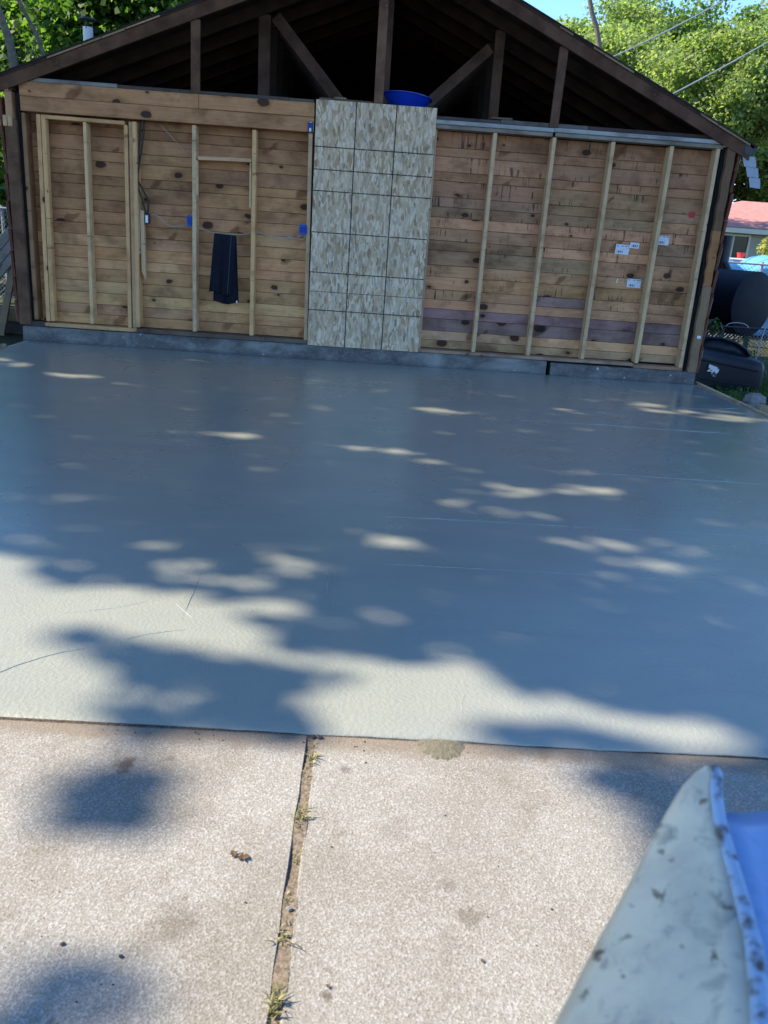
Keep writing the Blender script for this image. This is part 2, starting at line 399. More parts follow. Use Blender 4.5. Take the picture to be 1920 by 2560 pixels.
def old_concrete():
    t = NT('old_driveway_concrete')
    v = t.coord('Object')
    g = t.voro(v, 210, 'F1', 'Color')
    gs = t.sep(g)
    f = t.noise(v, 190, 4, .72)
    big = t.noise(v, 2.0, 5, .62, .5)
    blot = t.noise(v, 7.0, 5, .65, .2)
    dark = t.noise(v, 11.0, 3, .6)
    c = t.ramp(f, [(.27, (.145, .136, .118)), (.44, (.247, .237, .210)), (.57, (.315, .305, .272)), (.80, (.408, .400, .362))])
    c = t.mix(t.math('MULTIPLY', t.math('GREATER_THAN', gs[0], .86), .35), c, (.19, .15, .12))
    c = t.mix(t.math('MULTIPLY', t.math('GREATER_THAN', gs[1], .80), .45), c, (.46, .45, .44))
    c = t.mix(t.math('MULTIPLY', t.ramp(big, [(.40, 0), (.66, 1)]), .55), c, t.mix(1, c, (.64, .58, .52), 'MULTIPLY'))
    c = t.mix(t.math('MULTIPLY', t.ramp(blot, [(.60, 0), (.72, 1)]), .5), c, t.mix(1, c, (.58, .47, .39), 'MULTIPLY'))
    oil = t.noise(v, 3.4, 4, .6, .3)
    c = t.mix(t.math('MULTIPLY', t.ramp(oil, [(.60, 0), (.70, 1)]), .42), c, t.mix(1, c, (.55, .50, .46), 'MULTIPLY'))
    lite = t.noise(v, 4.3, 5, .65, .5)
    c = t.mix(t.math('MULTIPLY', t.ramp(lite, [(.52, 0), (.7, 1)]), .35), c, t.mix(1, c, (1.22, 1.22, 1.22), 'MULTIPLY'))
    c = t.mix(t.math('MULTIPLY', t.ramp(dark, [(.70, 0), (.76, 1)]), .6), c, (.10, .07, .05))
    xyz = t.sep(v)
    sn = t.noise(v, 38, 4, .65)
    for (sx, sy, sr, sa) in ((-.597, -7.255, .034, .75), (-.02, -7.225, .018, .5), (-.03, -7.905, .016, .7), (.258, -7.70, .03, .4), (-.49, -7.215, .016, .4), (.215, -7.62, .022, .35), (-.35, -7.75, .06, .25), (.1, -7.45, .05, .2)):
        dx = t.math('SUBTRACT', xyz[0], sx); dy_ = t.math('SUBTRACT', xyz[1], sy)
        dd = t.math('SQRT', t.math('ADD', t.math('MULTIPLY', dx, dx), t.math('MULTIPLY', dy_, dy_)))
        q = t.math('SUBTRACT', t.math('MULTIPLY', sn, 2.4), t.math('DIVIDE', dd, sr))
        c = t.mix(t.math('MULTIPLY', t.ramp(q, [(.15, 0), (.75, 1)]), sa), c, (.085, .058, .042))
    wob = t.math('MULTIPLY_ADD', t.noise(v, 14, 4, .6), .10, xyz[1])
    edge = t.ramp(wob, [(.0, 0), (1, 1)])
    em = t.math('MULTIPLY_ADD', t.math('ADD', wob, 7.115), 22.0, 0.0, clamp=True)
    c = t.mix(t.math('MULTIPLY', em, .62), c, (.19, .145, .10))
    h = t.math('ADD', t.math('MULTIPLY', f, 1.0), t.math('MULTIPLY', t.voro(v, 210), .5))
    t.bump(h, .5, .005)
    return t.fin(c, .9, .2)
OLDCON = old_concrete()

def curb_mat():
    t = NT('stained_foundation_concrete')
    v = t.coord('Object')
    n = t.noise(t.coord('Object', (1, 1, 2)), 2.2, 6, .65, .6)
    f = t.noise(v, 40, 4, .6)
    xyz = t.sep(v)
    c = t.ramp(n, [(.3, (.055, .052, .05)), (.5, (.12, .118, .112)), (.68, (.25, .245, .23))])
    c = t.mix(t.math('MULTIPLY', t.ramp(f, [(.5, 0), (.75, 1)]), .4), c, (.30, .30, .29))
    sp = t.ramp(t.noise(v, 17, 2, .5), [(.70, 0), (.74, 1)])
    c = t.mix(sp, c, (.5, .5, .49))
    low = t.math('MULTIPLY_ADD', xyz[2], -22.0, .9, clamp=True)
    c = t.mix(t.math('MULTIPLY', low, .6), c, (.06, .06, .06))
    t.bump(f, .5, .01)
    return t.fin(c, .8, .3)
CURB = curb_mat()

def osb_mat():
    t = NT('oriented_strand_board')
    v = t.coord('Object')
    warp = t.noise(t.coord('Object', (1, 1, 1)), 7, 2, .5, 0, 'Color')
    cols = []
    for i, (sc, rot) in enumerate((((42, 1, 12), .9), ((38, 1, 13), -.8), ((55, 1, 15), .1))):
        mp = t.node('ShaderNodeMapping'); mp.inputs['Rotation'].default_value = (0, rot, 0); mp.inputs['Scale'].default_value = sc
        mp.inputs['Location'].default_value = (i*3.3, 0, i*5.1)
        ad = t.node('ShaderNodeVectorMath', operation='MULTIPLY_ADD')
        t.link(warp, ad.inputs[0]); ad.inputs[1].default_value = (.05, 0, .05); t.link(v, ad.inputs[2])
        t.link(ad.outputs[0], mp.inputs['Vector'])
        vn = t.node('ShaderNodeTexVoronoi'); t.link(mp.outputs[0], vn.inputs['Vector']); vn.inputs['Scale'].default_value = 1
        cols.append(vn.outputs['Color'])
    a = t.sep(cols[0]); b = t.sep(cols[1]); d = t.sep(cols[2])
    stops = [(0, (.33, .225, .135)), (.2, (.49, .355, .22)), (.5, (.59, .44, .285)), (.75, (.68, .525, .36)), (.93, (.76, .62, .46)), (1, (.44, .37, .31))]
    c1 = t.ramp(a[0], stops); c2 = t.ramp(b[1], stops); c3 = t.ramp(d[2], stops)
    c = t.mix(t.math('GREATER_THAN', b[0], .48), c1, c2)
    c = t.mix(t.math('GREATER_THAN', d[0], .6), c, c3)
    c = t.mix(t.math('MULTIPLY', t.math('GREATER_THAN', a[2], .988), .7), c, (.45, .22, .09))
    fib = t.noise(t.coord('Object', (60, 1, 9)), 2.0, 4, .7, .5)
    c = t.mix(t.math('MULTIPLY', t.ramp(fib, [(.4, 0), (.7, 1)]), .5), c, t.mix(1, c, (.45, .42, .40), 'MULTIPLY'))
    st = t.noise(v, 2.6, 5, .65, .4)
    c = t.mix(t.math('MULTIPLY', t.ramp(st, [(.45, 0), (.72, 1)]), .45), c, t.mix(1, c, (.58, .58, .58), 'MULTIPLY'))
    # printed nailing grid
    xyz = t.sep(v)
    line = None
    for x0 in (.4064, .8128):
        q = t.math('LESS_THAN', t.math('ABSOLUTE', t.math('SUBTRACT', xyz[0], x0)), .0058)
        line = q if line is None else t.math('MAXIMUM', line, q)
    for z0, w in ((.381, .0052), (.575, .003), (.772, .0052), (1.178, .0052), (1.585, .0052), (1.79, .0052), (2.005, .0052)):
        q = t.math('LESS_THAN', t.math('ABSOLUTE', t.math('SUBTRACT', xyz[2], z0)), w)
        line = t.math('MAXIMUM', line, q)
    brk = t.ramp(t.noise(v, 45, 3, .6), [(.3, .6), (.5, 1)])
    c = t.mix(t.math('MULTIPLY', line, brk), c, (.02, .02, .022))
    t.bump(t.math('ADD', a[1], t.math('MULTIPLY', fib, .5)), .25, .003)
    return t.fin(c, .75, .3)
OSB = osb_mat()

def leaf_mat(name, c0, c1, trans):
    t = NT(name)
    g = t.node('ShaderNodeNewGeometry')
    col = t.ramp(g.outputs['Random Per Island'], [(0, c0), (.6, tuple((a+b)/2 for a, b in zip(c0, c1))), (1, c1)])
    t.fin(col, .55, .35)
    tr = t.node('ShaderNodeBsdfTranslucent')
    t.link(t.mix(1, col, (1.5, 1.7, .7), 'MULTIPLY'), tr.inputs['Color'])
    ms = t.node('ShaderNodeMixShader'); ms.inputs[0].default_value = trans
    t.link(t.b.outputs[0], ms.inputs[1]); t.link(tr.outputs[0], ms.inputs[2]); t.link(ms.outputs[0], t.out.inputs['Surface'])
    return t.m
LEAF_L = leaf_mat('leaf_deep_green', (.035, .08, .018), (.13, .23, .045), .55)
LEAF_R = leaf_mat('leaf_bright_green', (.13, .19, .06), (.36, .42, .17), .5)
LEAF_M = leaf_mat('leaf_mid_green', (.06, .12, .03), (.20, .29, .085), .5)
LEAF_S = leaf_mat('leaf_shade_tree', (.07, .11, .03), (.13, .18, .05), .35)
WEED = leaf_mat('weed_green', (.13, .13, .05), (.38, .32, .17), .2)
GRASS = leaf_mat('grass_green', (.03, .075, .015), (.09, .16, .035), .3)
BARK = plain('bark', (.13, .105, .085), .9, .15, .5, 14, .6)
JOINT = plain('sandy_joint_soil', (.24, .195, .15), .95, .1, .8, 110, .35)
SOIL = plain('soil', (.075, .058, .042), .95, .1, .5, 30, .5)
GROUND = plain('yard_ground', (.055, .06, .03), .95, .1, .5, 3, .4)
BLACKP = plain('black_backing', (.012, .012, .013), .8, .2, .3, 12)
BINP = plain('black_bin_plastic', (.005, .009, .018), .45, .22, .2, 4)
TANKM = plain('black_tank_paint', (.006, .009, .018), .6, .15, .3, 3)
BLUEBOX = plain('blue_box_plastic', (.006, .09, .46), .4, .5, .1)
BLUEBASIN = plain('blue_basin_plastic', (.004, .035, .42), .35, .5, .08)
WHITEP = plain('white_vent_metal', (.72, .74, .78), .5, .4, .1)
GREYMETAL = plain('galvanised_grey', (.34, .36, .40), .45, .5, .2, 6)
DARKMETAL = plain('dark_metal', (.02, .021, .024), .5, .5, .2)
CABLEB = plain('black_cable', (.012, .012, .013), .45, .4, .1)
CABLEW = plain('grey_cable', (.36, .30, .23), .5, .4, .15)
CLOTH = None
def cloth_mat():
    t = NT('navy_black_cloth')
    v = t.coord('Object')
    n = t.noise(v, 300, 2, .6); n2 = t.noise(v, 6, 4, .6)
    c = t.mix(n2, (.006, .007, .012), (.014, .016, .026))
    t.bump(n, .3, .002)
    return t.fin(c, .92, .15)
CLOTH = cloth_mat()
ROOFRED = plain('red_shingles', (.50, .235, .21), .85, .2, .3, 5, .2)
ROOFDARK = plain('dark_shingles', (.03, .03, .032), .9, .15, .4, 20, .5)
SIDING = plain('beige_siding', (.42, .40, .32), .7, .3, .08, 3)
TRIM = plain('cream_trim', (.66, .66, .58), .55, .3, .08)
GLASS = NT('window_glass').fin((.010, .014, .014), .12, .25)
TARP = plain('blue_tarp', (.14, .42, .72), .4, .5, .2, 3, .3)
STONE = plain('fieldstone', (.24, .23, .22), .85, .2, .5, 6, .5)
REDPAINT = plain('red_paint', (.5, .03, .04), .5, .4, .1)
CREOSOTE = plain('red_brown_siding', (.15, .055, .032), .8, .2, .5, 8, .4)
PAPERM = None
def tag_mat():
    t = NT('printed_lumber_tag')
    v = t.coord('Object'); xyz = t.sep(v)
    oi = t.node('ShaderNodeObjectInfo')
    bars = t.math('GREATER_THAN', t.noise(t.coord('Object', (1, .0, .0)), 90, 1, .5), .47)
    zone = t.math('MULTIPLY', t.math('LESS_THAN', xyz[2], .034), t.math('GREATER_THAN', xyz[2], .010))
    zone = t.math('MULTIPLY', zone, t.math('MULTIPLY', t.math('GREATER_THAN', xyz[0], .02), t.math('LESS_THAN', xyz[0], .085)))
    m = t.math('MULTIPLY', bars, zone)
    txt = t.math('MULTIPLY', t.math('GREATER_THAN', t.noise(t.coord('Object', (1, 0, 1)), 70, 1, .5), .55), t.math('GREATER_THAN', xyz[2], .048))
    rows = t.math('GREATER_THAN', t.math('FRACT', t.math('MULTIPLY', xyz[2], 60.0)), .5)
    m = t.math('MAXIMUM', m, t.math('MULTIPLY', txt, rows))
    c = t.mix(m, (.62, .66, .72), (.05, .06, .09))
    return t.fin(c, .5, .4)
PAPERM = tag_mat()

# ------------------------------------------------------------------ ground, slab, driveway
gm = MB()
N = 48
rings = [0, 4, 8, 14, 22, 40, 80, 200, 900]
gv = [(0, 0, -.24)]
for i, r in enumerate(rings[1:]):
    for k in range(N):
        a = 2*math.pi*k/N
        gv.append((r*math.cos(a), r*math.sin(a), -.24 - (.0 if r < 10 else min(.5, (r-10)*.02)) + (.04*math.sin(k*2.1+i) if r > 9 else 0)))
gf = [(0, 1+k, 1+(k+1) % N) for k in range(N)]
for i in range(len(rings)-2):
    for k in range(N):
        gf.append((1+i*N+k, 1+(i+1)*N+k, 1+(i+1)*N+(k+1) % N, 1+i*N+(k+1) % N))
gm.add(gv, gf)
structure(gm.build('ground', GROUND))

# new slab: fine grid with faint waves, a lip along the old driveway
X0, X1, Y0, Y1 = -3.79, 3.648, -7.076, -.06
nx, ny = 180, 190
xs = np.linspace(X0, X1, nx); ys = Y0 + (Y1-Y0)*np.linspace(0, 1, ny)**1.35
gx, gy = np.meshgrid(xs, ys)
gz = .0016*np.sin(gx*1.9+.6*np.sin(gy*1.3)) + .0014*np.sin(gy*2.7+1.1*np.sin(gx*.9)) + .00015*np.sin(gx*9+gy*5)
fr = np.exp(-(gy-Y0)/.02); gz -= .010*fr
wob = .0025*np.sin(gx*7)+.0015*np.sin(gx*23+1)+.0012*np.sin(gx*61)
gy2 = gy + wob*np.exp(-(gy-Y0)/.1)
V = np.stack([gx.ravel(), gy2.ravel(), gz.ravel()], 1)
ii = np.arange(ny-1)[:, None]*nx + np.arange(nx-1)[None, :]
Q = np.stack([ii, ii+1, ii+nx+1, ii+nx], -1).reshape(-1, 4)
# skirts
b = len(V)
edge = list(range(nx)) + [nx*(j+1)-1 for j in range(1, ny)] + [nx*(ny-1)+i for i in range(nx-2, -1, -1)] + [nx*j for j in range(ny-2, 0, -1)]
V2 = V[edge].copy(); V2[:, 2] = -.22
V = np.vstack([V, V2]); ne = len(edge)
SK = np.array([[edge[i], b+i, b+(i+1) % ne, edge[(i+1) % ne]] for i in range(ne)])
slab = structure(np_mesh('concrete_slab', V, np.vstack([Q, SK]), NEWCON))
slab.data.polygons.foreach_set('use_smooth', np.array([True]*len(Q)+[False]*ne))

def ribbon(pts, w, h, name, mat, parent, seed):
    r = random.Random(seed)
    P = []
    for a, b_ in zip(pts[:-1], pts[1:]):
        L = math.dist(a, b_); n = max(1, int(L/.05))
        for k in range(n): P.append((a[0]+(b_[0]-a[0])*k/n, a[1]+(b_[1]-a[1])*k/n))
    P.append(pts[-1])
    V = []; F = []
    for i, p in enumerate(P):
        a = P[max(i-1, 0)]; c = P[min(i+1, len(P)-1)]
        d = Vector((c[0]-a[0], c[1]-a[1])).normalized(); nrm = Vector((-d.y, d.x))
        taper = min(1, i/3, (len(P)-1-i)/3) if len(P) > 6 else .8
        ww = w*(.6+.8*r.random())*(.3+.7*taper); hh = h*(.3+r.random())*taper
        off = (r.random()-.5)*.006
        for s_, z in ((-1, -.004), (-.3, hh), (.3, hh), (1, -.004)):
            V.append((p[0]+nrm.x*(s_*ww+off), p[1]+nrm.y*(s_*ww+off), z))
    for i in range(len(P)-1):
        for k in range(3): F.append((i*4+k, i*4+k+1, i*4+4+k+1, i*4+4+k))
    return MB().add(V, F).build(name, mat, parent)
for k, pts in enumerate(RIDGES[:-1]):
    ribbon(pts, .004 if k < 7 else .006, .0006 if k in (3, 4, 9) else (.0022 if k < 7 else .0024), 'trowel_ridge', NEWCON, slab, k)

# driveway: soil bed + two old slabs with a joint between
dw = structure(MB().box((-14, -32, -.22), (14, -7.07, -.019), 0).build('driveway', JOINT))  # reaches unseen behind the camera, widened to bounce sun onto the wall
def paving(xa, xb, jag):
    r = random.Random(jag)
    n = 120
    V = []; F = []
    for i in range(n+1):
        y = -32 + (32-7.0815)*(i/n)**.4
        wl = .0012*math.sin(y*31+jag)+.0008*math.sin(y*83)+.0015*(r.random()-.5)
        for (x, z) in ((xa, -.2), (xa, -.016), (xa, -.010), (xb, -.010), (xb, -.016), (xb, -.2)):
            jx = wl if abs(x) < 1 else 0
            inset = 0
            V.append((x+jx, y, z))
    # chamfer the joint edge a little
    for i in range(n+1):
        base = i*6
        s = .005 if abs(xa) < 1 else 0
        V[base+2] = (V[base+2][0]+s, *V[base+2][1:])
        s = .001 if abs(xb) < 1 else 0
        V[base+3] = (V[base+3][0]-s, *V[base+3][1:])
    for i in range(n):
        for k in range(5): F.append((i*6+k, i*6+k+1, i*6+7+k, i*6+6+k))
    F.append((n*6, n*6+1, n*6+2, n*6+3, n*6+4, n*6+5))
    return MB().add(V, F).build('paving_slab', OLDCON, dw)
paving(-13.5, -.137, 3)
paving(-.113, 13.5, 5)

# sandy fill: in the joint and along the foot of the new slab
def fill(xa, xb, ya, yb, nx_, ny_, zf, seed):
    g_ = np.random.default_rng(seed)
    X, Y = np.meshgrid(np.linspace(xa, xb, nx_), np.linspace(ya, yb, ny_))
    Z = zf(X, Y) + .0007*g_.standard_normal(X.shape)
    k_ = np.arange(ny_-1)[:, None]*nx_ + np.arange(nx_-1)[None, :]
    o_ = np_mesh('joint_fill', np.stack([X.ravel(), Y.ravel(), Z.ravel()], 1), np.stack([k_, k_+1, k_+nx_+1, k_+nx_], -1).reshape(-1, 4), JOINT, dw)
    return o_
fill(-.1375, -.1065, -8.9, -7.07, 9, 520, lambda X, Y: -.0135 + .0045*np.sin(Y*23)*np.sin(Y*7+1) + .11*np.maximum(X+.126, -.004)*1.0 - .0, 1)
fill(-3.9, 3.9, -7.086, -7.072, 4, 1500, lambda X, Y: -.0112 + .0012*np.sin(X*19)*np.sin(X*5+2), 2)
# lump of spilt mortar on the driveway against the new slab
V = []; F = []
r = random.Random(4); n = 40; rn = 10
for ring in range(rn+1):
    q = ring/rn
    for k in range(n+1):
        a = math.pi + math.pi*k/n
        w_ = 1+(.05*math.sin(k*.9)+.04*math.sin(k*2.3+1))*q**5
        V.append((.243+.066*q*w_*math.cos(a), -7.080+.082*q*w_*math.sin(a), -.0095+.008*(1-q**2.2)))
for ring in range(rn):
    for k in range(n):
        a = ring*(n+1)+k
        F.append((a, a+1, a+n+2, a+n+1))
MORTAR = plain('spilt_mortar', (.17, .155, .112), .9, .2, .35, 60, .6)
tag(MB().add(V, F).build('mortar_spill', MORTAR), 'half round patch of sandy mortar spilt on the driveway against the new slab', 'mortar')

# form boards
fb = MB().beam((3.672, .06, -.055), (3.672, -5.2, -.055), .14, .036, (1, 0, 0)).build('form_board', WOODY, color=(.50, .37, .22))
tag(fb, 'long pale form board edging the slab on the side of the tipped bin', 'board')
fb = MB().beam((-3.812, -.55, -.055), (-3.812, -6.9, -.055), .16, .036, (1, 0, 0)).build('form_board', WOODY, color=(.42, .33, .22))
tag(fb, 'form board edging the slab on the side of the grey boards', 'board')
st_ = MB().beam((3.75, -1.42, -.24), (3.755, -1.42, .05), .09, .09, (0, 1, 0), .006).build('wooden_stake', STUD, color=(.30, .23, .15))
tag(st_, 'short square wooden stake beside the form board near the stones', 'stake')
# ------------------------------------------------------------------ garage
garage = empty('garage', (0, 0, 0))
tag(garage, 'timber garage with open black attic and bare plank and stud wall behind the new slab', 'garage')
def part(mb, name, mat, color=None, smooth=False, parent=garage, origin=None):
    return mb.build(name, mat, parent, smooth, color, origin)
def jit(c, s=.12):
    k = 1 + (random.random()-.5)*2*s
    return tuple(max(.005, q*k*(1+(random.random()-.5)*s*.5)) for q in c)

# foundation curb in three pours, crack between the last two
def curb(xa, xb, zt, yf, seed):
    r = random.Random(seed)
    n = max(4, int((xb-xa)/.06)); V = []; F = []
    for i in range(n+1):
        x = xa+(xb-xa)*i/n
        a = (r.random()-.5)*.012; b_ = (r.random()-.5)*.01; e = (r.random()-.5)*.012
        V += [(x, .19, -.2), (x, yf-.012+a, -.2), (x, yf-.012+a, .004), (x, yf+a*.6, .03), (x, yf+.004+b_*.5, zt-.018+e*.5), (x, yf+.02, zt+b_*.3), (x, .19, zt)]
    for i in range(n):
        for k in range(6): F.append((i*7+k, i*7+k+1, i*7+8+k, i*7+7+k))
    F += [tuple(range(7)), tuple(n*7+k for k in range(6, -1, -1))]
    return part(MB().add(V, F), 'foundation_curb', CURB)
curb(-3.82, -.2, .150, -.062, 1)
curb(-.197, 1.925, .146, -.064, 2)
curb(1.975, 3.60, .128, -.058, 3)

# sheathing planks, row by row, broken at studs
rowsL = [2.32, 2.205, 2.111, 1.971, 1.875, 1.733, 1.643, 1.498, 1.383, 1.259, 1.142, 1.024, .896, .797, .663, .54, .416, .308, .20]
rowsR = [2.405, 2.251, 2.164, 2.016, 1.927, 1.769, 1.671, 1.564, 1.456, 1.331, 1.229, 1.077, .957, .821, .715, .614, .509, .376, .275, .185]
TAN = (.60, .315, .145); OCH = (.68, .385, .185); PINK = (.64, .33, .175); GREY = (.50, .27, .145); BRN = (.44, .225, .115); PURP = (.37, .225, .195)
def row(z1, z0, xa, xb, cuts, cols, mat):
    xs = [xa] + sorted(cuts) + [xb]
    for a, b_ in zip(xs[:-1], xs[1:]):
        dy = (random.random()-.5)*.006
        tilt = (random.random()-.5)*.004
        mb = MB().box((a+.001, .142+dy, z0+.0015), (b_-.001, .161+dy, z1-.0015), .0035)
        mb.move(lambda p: Vector((p.x, p.y, p.z + tilt*(p.x-(a+b_)/2)/max(.3, b_-a))))
        part(mb, 'plank', mat, jit(random.choice(cols), .17))
sl = [-3.07, -2.56, -1.955, -1.345]
for i in range(len(rowsL)-1):
    z1, z0 = rowsL[i], rowsL[i+1]
    cols = [TAN, OCH, TAN] if z1 < 1.3 else [TAN, (.50, .265, .12), (.55, .28, .14)]
    if z1 > 2.15: cols = [(.42, .215, .10)]
    row(z1, z0, -3.70, .12, random.sample(sl, random.choice((0, 1, 1, 2))), cols, PLANK)
srr = [1.11, 1.72, 2.33, 2.94]
for i in range(len(rowsR)-1):
    z1, z0 = rowsR[i], rowsR[i+1]
    zc = (z1+z0)/2
    if zc > 1.75: cols = [BRN, GREY, BRN]
    elif zc > 1.1: cols = [GREY, PINK, (.44, .26, .145)]
    elif zc > .85: cols = [TAN, (.52, .31, .17), PINK]
    elif zc > .38: cols = [PINK, TAN]
    else: cols = [OCH, (.62, .39, .21)]
    cuts = random.sample(srr, random.choice((0, 1, 2)))
    if i in (13,): cols = [PURP, PURP, PINK]; cuts = [1.72, 2.33]
    if i in (15, 16): cols = [PURP]; cuts = [2.94] if i == 15 else []
    if i == 14: cols = [PINK]
    row(z1, z0, .12, 3.50, cuts, cols, PLANKD if zc > .7 else PLANK)
part(MB().box((-3.80, .178, .15), (3.56, .183, 2.44)), 'black_backing', BLACKP)  # added sheet behind the planks, stops light leaking through the gaps

# studs
def stud(x, w=.040, z0=.185, z1=2.29, y0=0.0, y1=.138, col=(0.667, 0.459, 0.260), lean=0.0, mat=None):
    mb = MB().box((x-w/2, y0, z0), (x+w/2, y1, z1), .003)
    bow = (random.random()-.5)*.006
    mb.move(lambda p: Vector((p.x + lean*(p.z-z0)/(z1-z0), p.y, p.z)))
    return part(mb, 'stud', mat or STUD, jit(col, .08))
YEL = (.72, .43, .195)
stud(-3.690, .040, .222, 2.27, lean=.012, col=(.30, .165, .085))
stud(-3.562, .042, .213, 2.265, lean=.034, col=YEL)
stud(-3.512, .044, .216, 2.262, -.002, .08, lean=.034, col=YEL)
stud(-3.088, .032, .214, 2.225, .002, .138, lean=.022, col=(0.725, 0.486, 0.260))
stud(-2.678, .036, .20, 2.225, lean=.026, col=YEL)
stud(-2.632, .040, .20, 2.26, .022, .138, lean=.026, col=(0.580, 0.365, 0.208))
stud(-2.588, .041, .212, 2.262, lean=.026, col=YEL)
stud(-1.972, .041, .206, 2.27, lean=.014, col=(0.696, 0.486, 0.280))
stud(-1.350, .041, .204, 2.27, lean=.004, col=YEL)
stud(-.752, .040, .17, 2.28, lean=-.022, col=(0.623, 0.419, 0.247))
stud(.500, .036, .183, 2.40, -.001, .138, lean=-.006, col=(0.580, 0.392, 0.240))
for i, x in enumerate((1.108, 1.718, 2.327, 2.937)):
    stud(x, .040, .185, 2.405, col=(0.609, 0.419, 0.240))
stud(3.44, .040, .165, 2.425, lean=-.024, col=(0.623, 0.425, 0.247))
# narrow packers beside the window studs and by the cable box
part(MB().box((-1.948, .006, 1.60), (-1.925, .06, 1.945), .003), 'packer', STUD, (0.658, 0.455, 0.263))
part(MB().box((-1.392, .004, 1.52), (-1.373, .06, 1.955), .003), 'packer', STUD, (0.686, 0.481, 0.275))
part(MB().box((-2.562, .02, .98), (-2.545, .07, 1.49), .003), 'packer', STUD, (0.588, 0.442, 0.300))
mb = MB().box((-2.540, .03, .80), (-2.498, .085, 1.42), .003)
mb.move(lambda p: Vector((p.x, p.y, p.z - (.08 if p.z < 1 and p.x > -2.52 else 0))))
part(mb, 'packer', STUD, (0.630, 0.429, 0.237))
# sole plate, left and right
for xa, xb, c, zb, zt in ((-3.80, -3.60, (.08, .06, .05), .152, .205), (-3.597, -2.60, (.60, .36, .17), .158, .198), (-2.597, -1.20, (.16, .115, .085), .153, .200), (-1.197, -.72, (.17, .13, .10), .153, .196), (.49, 2.9, (0.420, 0.280, 0.188), .148, .182), (2.903, 3.46, (0.350, 0.221, 0.138), .131, .167)):
    part(MB().box((xa, -.012, zb), (xb, .139, zt), .004), 'sole_plate', PLATE, c)
# door head and window head
part(MB().beam((-3.49, .068, 2.247), (-2.66, .068, 2.243), .036, .14, (0, 1, 0)), 'door_head', PLATE, (0.660, 0.386, 0.182))
part(MB().beam((-1.925, .068, 1.966), (-1.372, .068, 1.980), .036, .13, (0, 1, 0)), 'window_head', PLATE, (0.640, 0.412, 0.231))
# two header boards over the left half
part(MB().box((-3.690, -.030, 2.421), (-1.905, .01, 2.552), .004), 'header_board', PLANK, (.52, .265, .12))
part(MB().box((-1.902, -.030, 2.423), (-.742, .01, 2.553), .004), 'header_board', PLANK, (.50, .255, .115))
part(MB().box((-3.690, -.027, 2.283), (-.742, .01, 2.4195), .004), 'header_board', PLANK, (.48, .24, .11))
# plates above
PW = (.36, .37, .37)
for xa, xb, z0, z1, y0, c in ((-3.67, -2.72, 2.555, 2.592, -.012, (.26, .25, .24)), (-2.717, -2.1, 2.555, 2.588, .0, (.10, .08, .07)), (-2.097, -1.0, 2.555, 2.590, .004, (.085, .07, .06)), (-.997, -.75, 2.555, 2.586, .0, (.11, .09, .07)),
        (.49, 1.70, 2.448, 2.487, -.018, PW), (1.703, 3.44, 2.452, 2.492, -.016, PW), (.49, 1.694, 2.408, 2.446, -.004, (.30, .25, .21)), (1.72, 3.46, 2.412, 2.449, -.006, (.27, .24, .20)),
        (.2, 1.15, 2.489, 2.525, .02, (.09, .075, .07)), (1.153, 2.05, 2.494, 2.535, .02, (.13, .12, .11)), (2.053, 3.42, 2.496, 2.535, .03, (.07, .05, .045))):
    part(MB().box((xa, y0, z0), (xb, .139, z1), .004), 'top_plate', PLATE, c)

# corners
part(MB().box((-3.862, -.03, .165), (-3.742, .10, 2.20), .006), 'corner_post', CHAR_SHADED, (.16, .085, .05))
part(MB().box((-3.845, -.02, 2.203), (-3.775, .09, 2.455), .005), 'corner_block', STUD, (0.504, 0.286, 0.150))
part(MB().box((-3.895, -.035, 2.455), (-3.80, .08, 2.545), .005), 'corner_block', STUD, (0.616, 0.364, 0.188))
part(MB().box((-3.868, -.045, 2.13), (-3.828, .06, 2.232), .005), 'corner_block', STUD, (0.630, 0.403, 0.225))
part(MB().box((-3.823, -.043, 2.13), (-3.778, .06, 2.240), .005), 'corner_block', STUD, (0.644, 0.416, 0.225))
part(MB().box((-3.742, .02, .16), (-3.71, .10, 2.45)), 'corner_black_strip', BLACKP)
# ragged edge of the side siding, seen end on
def siding_edge(x, sgn, zs, name):
    for k, (a, b_) in enumerate(zip(zs[:-1], zs[1:])):
        o = (random.random()-.3)*.012
        mb = MB().beam((x+sgn*(.010+o), .03, a+.003), (x+sgn*(.024+o), .03, b_-.003), .030, .11, (0, 1, 0), .004)
        part(mb, name, CREOSOTE)
        if k % 2 == 0:
            part(MB().beam((x+sgn*(.030+o), .03, a+.02), (x+sgn*(.044+o), .03, b_-.05), .006, .07, (0, 1, 0), .001), 'peeling_paint_strip', GREYMETAL)
siding_edge(-3.868, -1, [.18, .42, .66, .93, 1.15, 1.42, 1.68, 1.9, 2.14, 2.40], 'side_siding')
# right corner: weathered post, black gap, siding
def post(name, xa, xb, za, zb, col):
    n = 14; V = []; F = []
    r = random.Random(11)
    for i in range(n+1):
        z = za+(zb-za)*i/n
        w = .006*math.sin(i*1.3)+.004*(r.random()-.5)
        for (x, y) in ((xa+w, -.03), (xb+w*.5, -.035), (xb+w*.5, .1), (xa+w, .1)): V.append((x, y, z))
    for i in range(n):
        for k in range(4): F.append((i*4+k, i*4+(k+1) % 4, i*4+4+(k+1) % 4, i*4+4+k))
    F += [(3, 2, 1, 0), tuple(n*4+k for k in range(4))]
    part(MB().add(V, F), name, STUD, col)
post('corner_post', 3.515, 3.605, .13, 1.05, (.27, .18, .105))
post('corner_post', 3.508, 3.59, 1.052, 1.62, (.36, .17, .068))
post('corner_post', 3.503, 3.585, 1.622, 2.42, (.17, .098, .055))
part(MB().box((3.462, .03, .13), (3.513, .10, 2.45)), 'corner_black_strip', BLACKP)  # black strip filling the gap between stud and post
